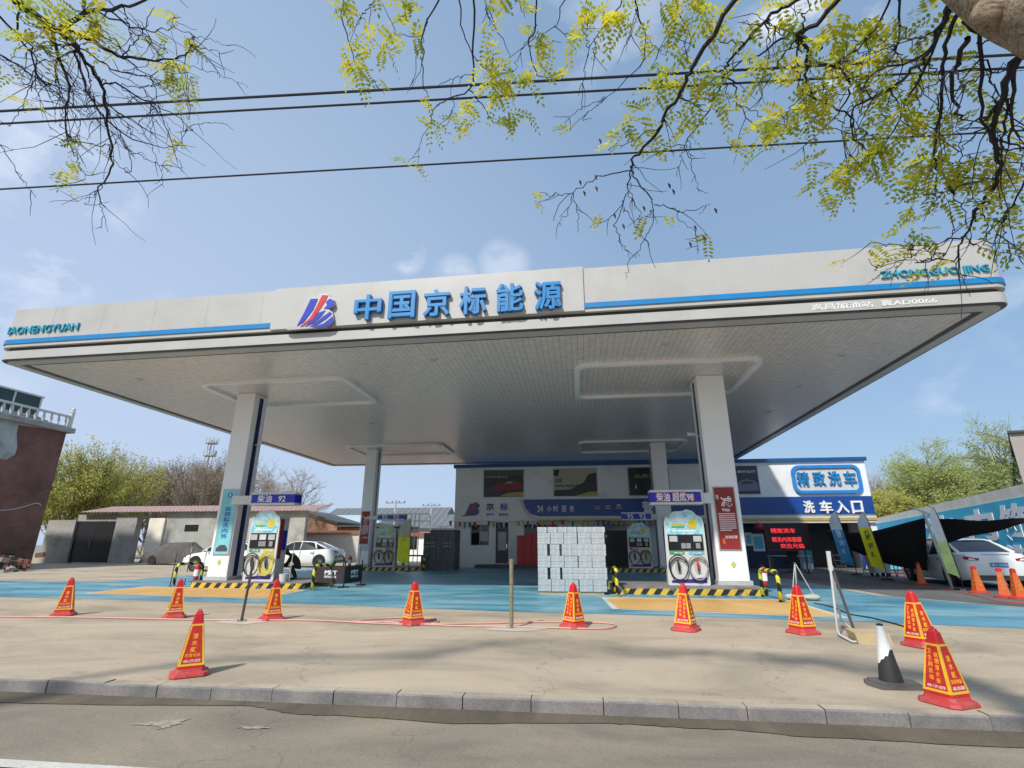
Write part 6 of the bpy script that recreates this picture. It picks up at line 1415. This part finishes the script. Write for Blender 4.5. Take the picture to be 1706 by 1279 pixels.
# --- right hand locust tree
T1 = thing('locust_tree', 'old street tree whose thick limb and yellow green leaves hang in from the upper right', 'tree', (5.2, -2.2, -.14))
limb_pts = [Vector((5.2, -2.2, -.14)), Vector((5.1, -2.1, 1.2)), Vector((4.8, -1.8, 2.3)), Vector((4.1, -1.0, 2.95)), PD(2150, -60, 3.2), PD(1900, 25, 3.4), PD(1740, 5, 3.6), PD(1640, -36, 3.75), PD(1540, -105, 4.1), PD(1400, -280, 4.6)]
mb = MB(); C_ = curve(limb_pts, 6); nC = len(C_)
rad = [.29-.03*min(1, i/12)+(-.20*max(0, (i-24)/(nC-24))) for i in range(nC)]
b0 = len(mb.v); mb.tube(C_, rad, 18)
for v_ in mb.v:
    s_ = math.sin(v_.x*17+v_.z*9)*math.sin(v_.y*15+v_.z*21)*.012+math.sin(v_.x*41+v_.z*33)*.005; v_ += Vector((s_, s_*.6, s_))
kn = PD(1648, 22, 3.52); mb.lathe([(.02, -.07), (.055, -.04), (.07, .01), (.05, .05), (.01, .07)], tuple(kn), 12)
mb.build('trunk', M_bark, T1, smooth=True)
RB = [([(1500, -120), (1330, -60), (1227, 0), (1160, 102), (1143, 134), (1125, 169), (1090, 225), (1058, 264), (1051, 282)], 4.2, 4.3, .020, .008, 7),
 ([(1051, 285), (1005, 292), (970, 310), (939, 332), (921, 366)], 4.3, 4.3, .006, .003, 3), ([(1051, 282), (1044, 317), (1034, 352), (1021, 377)], 4.3, 4.3, .006, .003, 4),
 ([(1051, 282), (1057, 290), (1083, 331), (1088, 343), (1086, 373), (1081, 387)], 4.3, 4.3, .006, .003, 2), ([(1088, 343), (1111, 343), (1129, 352), (1160, 347), (1181, 343)], 4.3, 4.3, .004, .002, 2), ([(1129, 352), (1134, 369), (1158, 382)], 4.3, 4.3, .003, .002, 1),
 ([(1420, -60), (1326, 0), (1287, 28), (1245, 63), (1217, 102), (1206, 123), (1192, 165), (1146, 232), (1122, 243)], 4.3, 4.6, .014, .003, 9),
 ([(1206, 123), (1224, 141), (1229, 172), (1259, 211)], 4.6, 4.6, .008, .003, 4), ([(1370, 80), (1329, 58), (1301, 67), (1252, 98), (1192, 127)], 4.4, 4.7, .012, .004, 5),
 ([(1430, -40), (1380, 20), (1340, 50), (1332, 60), (1351, 86), (1351, 101), (1400, 116), (1415, 143), (1404, 176), (1374, 214)], 4.1, 4.4, .016, .004, 8),
 ([(1348, 90), (1340, 124), (1348, 154), (1374, 173), (1415, 195), (1423, 229), (1464, 281)], 4.2, 4.4, .010, .003, 6), ([(1363, 214), (1400, 221), (1415, 266)], 4.4, 4.4, .005, .002, 3),
 ([(1590, -20), (1576, 19), (1550, 82), (1513, 124), (1475, 150), (1426, 180), (1415, 210)], 3.8, 4.2, .014, .004, 9),
 ([(1600, 20), (1576, 75), (1569, 150), (1561, 233), (1565, 278), (1588, 323)], 3.8, 4.1, .012, .004, 8), ([(1610, 30), (1629, 75), (1633, 180), (1648, 225), (1666, 259)], 3.7, 4.0, .012, .004, 7),
 ([(1700, 70), (1685, 120), (1659, 180), (1659, 233), (1663, 293), (1636, 338), (1603, 394), (1595, 428)], 3.5, 4.0, .017, .004, 11), ([(1700, 80), (1691, 124), (1685, 180), (1680, 240)], 3.5, 3.7, .012, .005, 5),
 ([(1603, 394), (1569, 405), (1543, 411)], 4.0, 4.0, .005, .002, 3), ([(1595, 428), (1550, 435), (1520, 432), (1475, 437)], 4.0, 4.0, .005, .002, 4), ([(1636, 338), (1625, 370), (1622, 330), (1605, 300)], 4.0, 4.0, .005, .002, 3),
 ([(1595, 0), (1560, 60), (1500, 200), (1475, 235)], 3.9, 4.3, .010, .003, 5), ([(1585, 10), (1540, 90), (1460, 120), (1430, 150)], 3.9, 4.2, .010, .003, 5), ([(1610, 60), (1590, 120), (1592, 180), (1600, 200)], 3.7, 3.9, .014, .004, 4),
 ([(1500, -60), (1470, 30), (1430, 80), (1400, 100)], 4.2, 4.3, .008, .003, 5), ([(1480, -40), (1500, 20), (1490, 90), (1440, 130)], 4.2, 4.3, .008, .003, 5),
 ([(1706, 300), (1690, 340), (1640, 400), (1700, 410)], 3.8, 4.0, .006, .002, 4),
 ([(820, -60), (790, 0), (788, 91), (783, 147), (740, 170), (727, 178), (715, 203)], 4.6, 4.8, .009, .003, 3), ([(783, 147), (802, 172), (818, 200), (846, 210)], 4.8, 4.8, .006, .003, 2), ([(760, -40), (766, 0), (769, 41), (786, 91), (827, 122)], 4.7, 4.8, .006, .003, 2),
 ([(760, -60), (730, 0), (704, 58), (707, 103), (705, 144), (711, 156)], 4.8, 4.9, .007, .003, 2), ([(704, 58), (680, 60), (655, 58)], 4.9, 4.9, .005, .002, 1), ([(580, -60), (571, 0), (571, 41), (583, 75), (600, 120)], 5.0, 5.0, .006, .003, 1), ([(640, -40), (622, 0), (618, 41)], 5.0, 5.0, .005, .002, 1),
 ([(910, -60), (896, 0), (890, 53), (883, 81), (893, 119), (918, 130)], 4.6, 4.7, .007, .003, 2), ([(970, -50), (940, 0), (926, 41), (893, 63)], 4.6, 4.7, .006, .002, 1), ([(926, 41), (955, 73)], 4.7, 4.7, .004, .002, 1), ([(808, -40), (808, 0), (830, 53), (852, 94)], 4.7, 4.8, .005, .002, 1),
 ([(1100, -60), (1060, 0), (1075, 60), (1060, 120), (1000, 170)], 4.4, 4.6, .007, .003, 4), ([(1180, -40), (1130, 0), (1150, 60), (1135, 100)], 4.4, 4.5, .007, .003, 5), ([(1040, 0), (1000, 55), (975, 95)], 4.5, 4.6, .005, .002, 3),
 ([(1400, -300), (1200, -180), (1000, -110), (820, -60), (640, -40), (580, -60)], 4.6, 5.0, .022, .010, 6)]
mb = MB(); tips = []
for pts, D0, D1, r0, r1, ns in RB: tips += twig_net(mb, path(pts, D0, D1), r3, r0, r1, int(ns*1.3), .42)
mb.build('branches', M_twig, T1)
cl = [(590,95,22),(578,6,16),(600,120,10),(680,25,16),(650,65,15),(645,90,9),(690,58,10),(625,60,10),(775,190,20),(770,172,10),(845,200,18),(870,190,9),(830,140,24),(830,165,14),(805,92,13),(905,65,18),(880,110,18),(850,120,20),(915,128,9),(945,75,9),(706,162,7),(713,205,8),(835,4,12),(870,5,12),
 (990,40,28),(1025,28,25),(1005,10,22),(1060,60,13),(1150,15,34),(1120,10,26),(1190,40,26),(1110,105,25),(1100,135,22),(1150,145,28),(1190,155,20),(1170,125,14),(1062,200,22),(1045,215,16),(1085,230,16),(1145,188,15),(1140,215,9),(1250,20,15),(1315,30,18),(1342,90,24),(1300,85,15),(1235,88,9),(1330,180,28),(1290,215,20),(1265,225,14),(1222,240,10),(1360,160,24),(1400,130,28),(1325,205,16),(1355,262,10),(1382,305,11),(1395,328,11),(1450,200,20),(1430,120,20),(1410,80,26),(1475,150,20),(1510,135,16),(1438,268,24),(1408,285,18),(1485,258,18),(1540,283,20),(1548,295,12),(1528,340,15),(1515,395,17),(1540,388,8),(1510,418,5),(1552,448,7),(1620,408,10),(1560,50,16),(1545,190,20),(1590,285,16),(1650,270,22),(1685,250,20),(1658,325,18),(1640,320,12),(1692,300,14),(1600,205,16),(1565,205,15),(1650,200,10),(1500,60,20),(1600,130,12),(1440,40,18),(1380,40,18),(1260,130,12),(1540,20,16),(1500,190,18),(1470,230,14),(1690,400,10),(1685,350,12),(1610,310,10)]
cen = []
for u, v, r in cl:
    D = 4.25+max(0, 1250-u)*.0007-max(0, u-1450)*.0012+r3.uniform(-.15, .15); cen.append((PD(u, v, D), r*D/FPX*(1.12 if u > 1300 else .98)))
for tp in tips:
    if r3.random() < .10: cen.append((tp, .03))
mb = MB(); leaf_sprays(mb, cen, r3, .19, .046, 1.1)
mb.build('foliage', M_leaf, T1)
# hanging dark seed pods
mb = MB()
for u, v in ((965, 300), (972, 318), (991, 291), (992, 310), (1022, 355), (1037, 373), (1113, 305), (1120, 315), (1071, 343), (1156, 375), (1190, 346), (1148, 403), (1171, 392), (998, 231)):
    p = PD(u, v, 4.3); mb.tube([p, p+Vector((.008, 0, -.02)), p+Vector((.012, 0, -.05))], [.003, .010, .003], 5)
mb.build('seed_pods', mat('pod_brown', (.06, .03, .025), .8), T1)
# --- left hand tree
T2 = thing('street_tree', 'sparse street tree with dark twigs hanging in from the upper left', 'tree', (-8.5, -1.5, -.14))
mb = MB(); C_ = curve([Vector((-8.5, -1.5, -.14)), Vector((-8.4, -1.4, 2.0)), Vector((-7.9, -.9, 4.0)), Vector((-6.6, .9, 5.6)), PD(-100, -110, 6.0), PD(0, -20, 5.9), PD(94, 53, 5.9)], 5); nC = len(C_)
mb.tube(C_, [.20*(1-i/nC)**1.8+.022 for i in range(nC)], 12); mb.build('trunk', mat('dark_bark', (.05, .04, .035), .95, var=.3, scale=20), T2, smooth=True)
LB = [([(31, 0), (94, 53), (116, 66), (144, 103), (169, 141), (177, 188), (186, 260), (184, 281), (164, 322), (175, 344)], .020, .004, 9), ([(94, 53), (141, 19), (188, 16), (225, 6), (270, -8)], .020, .006, 6),
 ([(110, 47), (156, 69), (194, 91), (244, 100), (300, 94), (322, 75)], .016, .004, 9), ([(169, 22), (231, 47), (263, 52), (291, 47)], .008, .003, 5), ([(169, 141), (200, 141), (231, 163), (269, 178), (322, 216)], .009, .003, 8),
 ([(84, 45), (100, 103), (116, 156), (106, 203), (125, 263)], .014, .003, 8), ([(94, 50), (125, 69), (131, 103), (153, 172), (219, 231), (275, 247)], .014, .003, 9), ([(175, 172), (219, 200), (275, 231)], .007, .003, 4),
 ([(-10, 15), (0, 31), (47, 75), (63, 125), (125, 175)], .010, .003, 7), ([(-20, 75), (0, 88), (63, 131), (134, 160)], .008, .003, 6), ([(116, 66), (150, 90), (200, 120), (250, 130), (262, 170)], .009, .003, 7), ([(60, 20), (90, 80), (95, 140), (130, 200)], .010, .003, 7), ([(141, 19), (140, -20)], .014, .01, 1),
 ([(-30, 220), (0, 240), (22, 250)], .005, .002, 1), ([(186, 260), (200, 275), (220, 285)], .004, .002, 2), ([(160, 180), (200, 235), (225, 260)], .005, .002, 3), ([(40, 0), (30, 60), (60, 100), (50, 150)], .008, .003, 5)]
mb = MB(); tips = []
for pts, r0, r1, ns in LB: tips += twig_net(mb, path(pts, 5.9, 5.9+r3.uniform(-.5, .5)), r3, r0, r1, int(ns*1.5), .55)
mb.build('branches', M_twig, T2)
cen = [(PD(u, v, 5.8+r3.uniform(-.3, .3)), r*5.8/FPX*1.1) for u, v, r in ((70,40,18),(75,12,16),(100,92,10),(150,22,16),(165,55,14),(160,40,12),(258,65,11),(315,70,10),(296,28,8),(272,108,12),(298,120,16),(312,140,9),(310,160,8),(308,175,9),(108,285,13),(118,275,8),(100,295,6),(285,230,8),(12,115,12),(40,60,12),(128,40,14),(52,170,8),(142,238,8),(100,20,14),(40,70,8),(200,65,6),(318,125,7))]
mb = MB(); leaf_sprays(mb, cen, r3, .19, .045, .95); mb.build('foliage', M_leaf, T2)

# --- distant trees
def far_tree(x, y, h, label, name, seed, spread=.35, levels=4, nb=5, leaf=None, leafn=0, leafsz=.12, mtw=M_btwig, trunk_r=.16, upright=.75, group=None, multi=1, droop=0):
    r_ = random.Random(seed); t = thing(name, label, 'tree', (x, y, 0), 0, group)
    tr = MB(); br = MB(); lf = MB(); tips = []
    def grow(p, d, l, rad, lev):
        n = 3; P = [p]; q = p.copy(); dd = d.copy()
        for k in range(n): dd = (dd+Vector((r_.gauss(0, 1), r_.gauss(0, 1), r_.gauss(0, .6)-droop*(levels-lev)*.25))*.13).normalized(); q = q+dd*l/n; P.append(q.copy())
        (tr if lev == levels else br).tube(P, [rad, rad*.85, rad*.7, rad*.55], 5 if lev == levels else 3, cap=False)
        if lev <= 1: tips.append((P[1], P[2], P[3]))
        if lev == 0: return
        for k in range(nb if lev < levels else nb+2):
            f = r_.uniform(.35, 1) if lev < levels else r_.uniform(.25, 1); i = min(n-1, int(f*n)); b = P[i].lerp(P[i+1], f*n-i)
            s_ = Vector((r_.gauss(0, 1), r_.gauss(0, 1), r_.uniform(-.2, .5))).normalized(); nd = (dd*upright+s_*spread*1.6).normalized()
            grow(b, nd, l*r_.uniform(.5, .72), max(rad*.48, .012), lev-1)
    for m_ in range(multi):
        d0 = Vector((r_.gauss(0, .12*multi**.5), r_.gauss(0, .12*multi**.5), 1)).normalized(); grow(Vector((x+(r_.uniform(-.5, .5) if multi > 1 else 0), y, 0)), d0, h*.48, trunk_r, levels)
    tr.build('trunk', mtw, t); br.build('branches', mtw, t)
    if leaf and leafn:
        for P in tips:
            for k in range(leafn):
                c = P[r_.randrange(3)]+Vector((r_.gauss(0, 1), r_.gauss(0, 1), r_.gauss(0, 1)))*leafsz*1.6
                a_ = Vector((r_.uniform(-1, 1), r_.uniform(-1, 1), r_.uniform(-1, 1))).normalized(); b_ = a_.orthogonal().normalized(); s_ = leafsz*r_.uniform(.5, 1.1)
                lf.add([c-a_*s_, c+b_*s_*.45, c+a_*s_, c-b_*s_*.45], [(0, 1, 2, 3)])
        lf.build('crown', leaf, t)
    return t
def tx_(u, v_, y): return PY(u, v_, y).x
def th_(u, v_, y): return PY(u, v_, y).z
gl = 'trees beyond the yard wall'
# leafy shrubs at the left
for i, (u, vt, y) in enumerate(((150, 735, 42), (182, 745, 44), (118, 765, 40), (205, 765, 47))):
    far_tree(tx_(u-18, 880, y), y, th_(u, vt, y)*1.02, ('tall olive green shrub tree nearest the brick house, highest of its clump', 'olive green shrub tree beside the gate, in the middle of the clump', 'low olive green shrub touching the brick house corner', 'olive green shrub at the right of the green clump')[i], 'green_shrub_tree', 30+i, .20, 3, 6, M_leafg, 6, .13, M_gtwig, .06, 1.15, 'olive green shrub trees behind the black gate', 4)
k = 0
for u, vt, y in ((218, 752, 55), (238, 765, 58), (258, 770, 54), (278, 768, 60), (298, 772, 56), (318, 766, 60), (338, 762, 57), (356, 755, 55), (374, 748, 58), (395, 750, 60)):
    far_tree(tx_(u-14, 890, y), y, th_(u, vt, y), 'bare grey brown tree in the thicket beyond the yard wall', 'bare_tree', 50+k, .20, 3, 7, M_leafb, 5, .10, M_btwig, .10, 1.05, 'bare trees in the thicket beyond the yard wall', 4); k += 1
far_tree(tx_(478, 895, 44), 44, th_(490, 757, 44)*.98, 'wide bare tree spreading above the orange brick shed', 'bare_tree', 81, .42, 4, 4, M_leafb, 1, .05, M_btwig, .14, .8, None, 3)
far_tree(tx_(440, 895, 50), 50, th_(450, 765, 50), 'bare tree half hidden behind the front left pump sign', 'bare_tree', 83, .36, 4, 4, None, 0, .05, M_btwig, .12, .8, None, 2)
# right side
for i, (u, vt, y, ms) in enumerate(((1555, 722, 60, 3), (1610, 716, 58, 3), (1650, 728, 62, 3), (1520, 745, 64, 2))):
    far_tree(tx_(u+22, 890, y), y, th_(u, vt, y)*.98, ('fresh green willow like tree left of the tallest behind the mural wall', 'tallest fresh green tree behind the mural wall', 'green tree touching the grey building behind the mural wall', 'thin green tree nearest the wash building')[i], 'green_tree', 90+i, .40, 4, 4, M_leafw, 7, .16, M_gtwig, .16, .75, 'fresh green trees behind the mural wall', ms, .35)
far_tree(tx_(1490, 890, 55), 55, th_(1487, 800, 55), 'bright green bush just right of the station building', 'green_bush', 97, .4, 3, 6, mat_leaf if False else M_leafg, 14, .15, M_gtwig, .06, .8, None, 5)
for i, (u, vt) in enumerate(((1475, 768), (1455, 775), (1500, 762))):
    far_tree(tx_(u+12, 890, 70), 70, th_(u, vt, 70), 'bare tree beyond the end of the station building', 'bare_tree', 101+i, .3, 3, 6, M_leafb, 3, .08, M_btwig, .09, .85, 'bare trees beyond the end of the station building', 3)
far_tree(tx_(1740, 890, 40), 40, th_(1690, 672, 40), 'tall green tree rising over the grey building at the right edge', 'green_tree', 111, .40, 4, 4, M_leafw, 6, .13, M_gtwig, .15, .8, None, 3, .3)
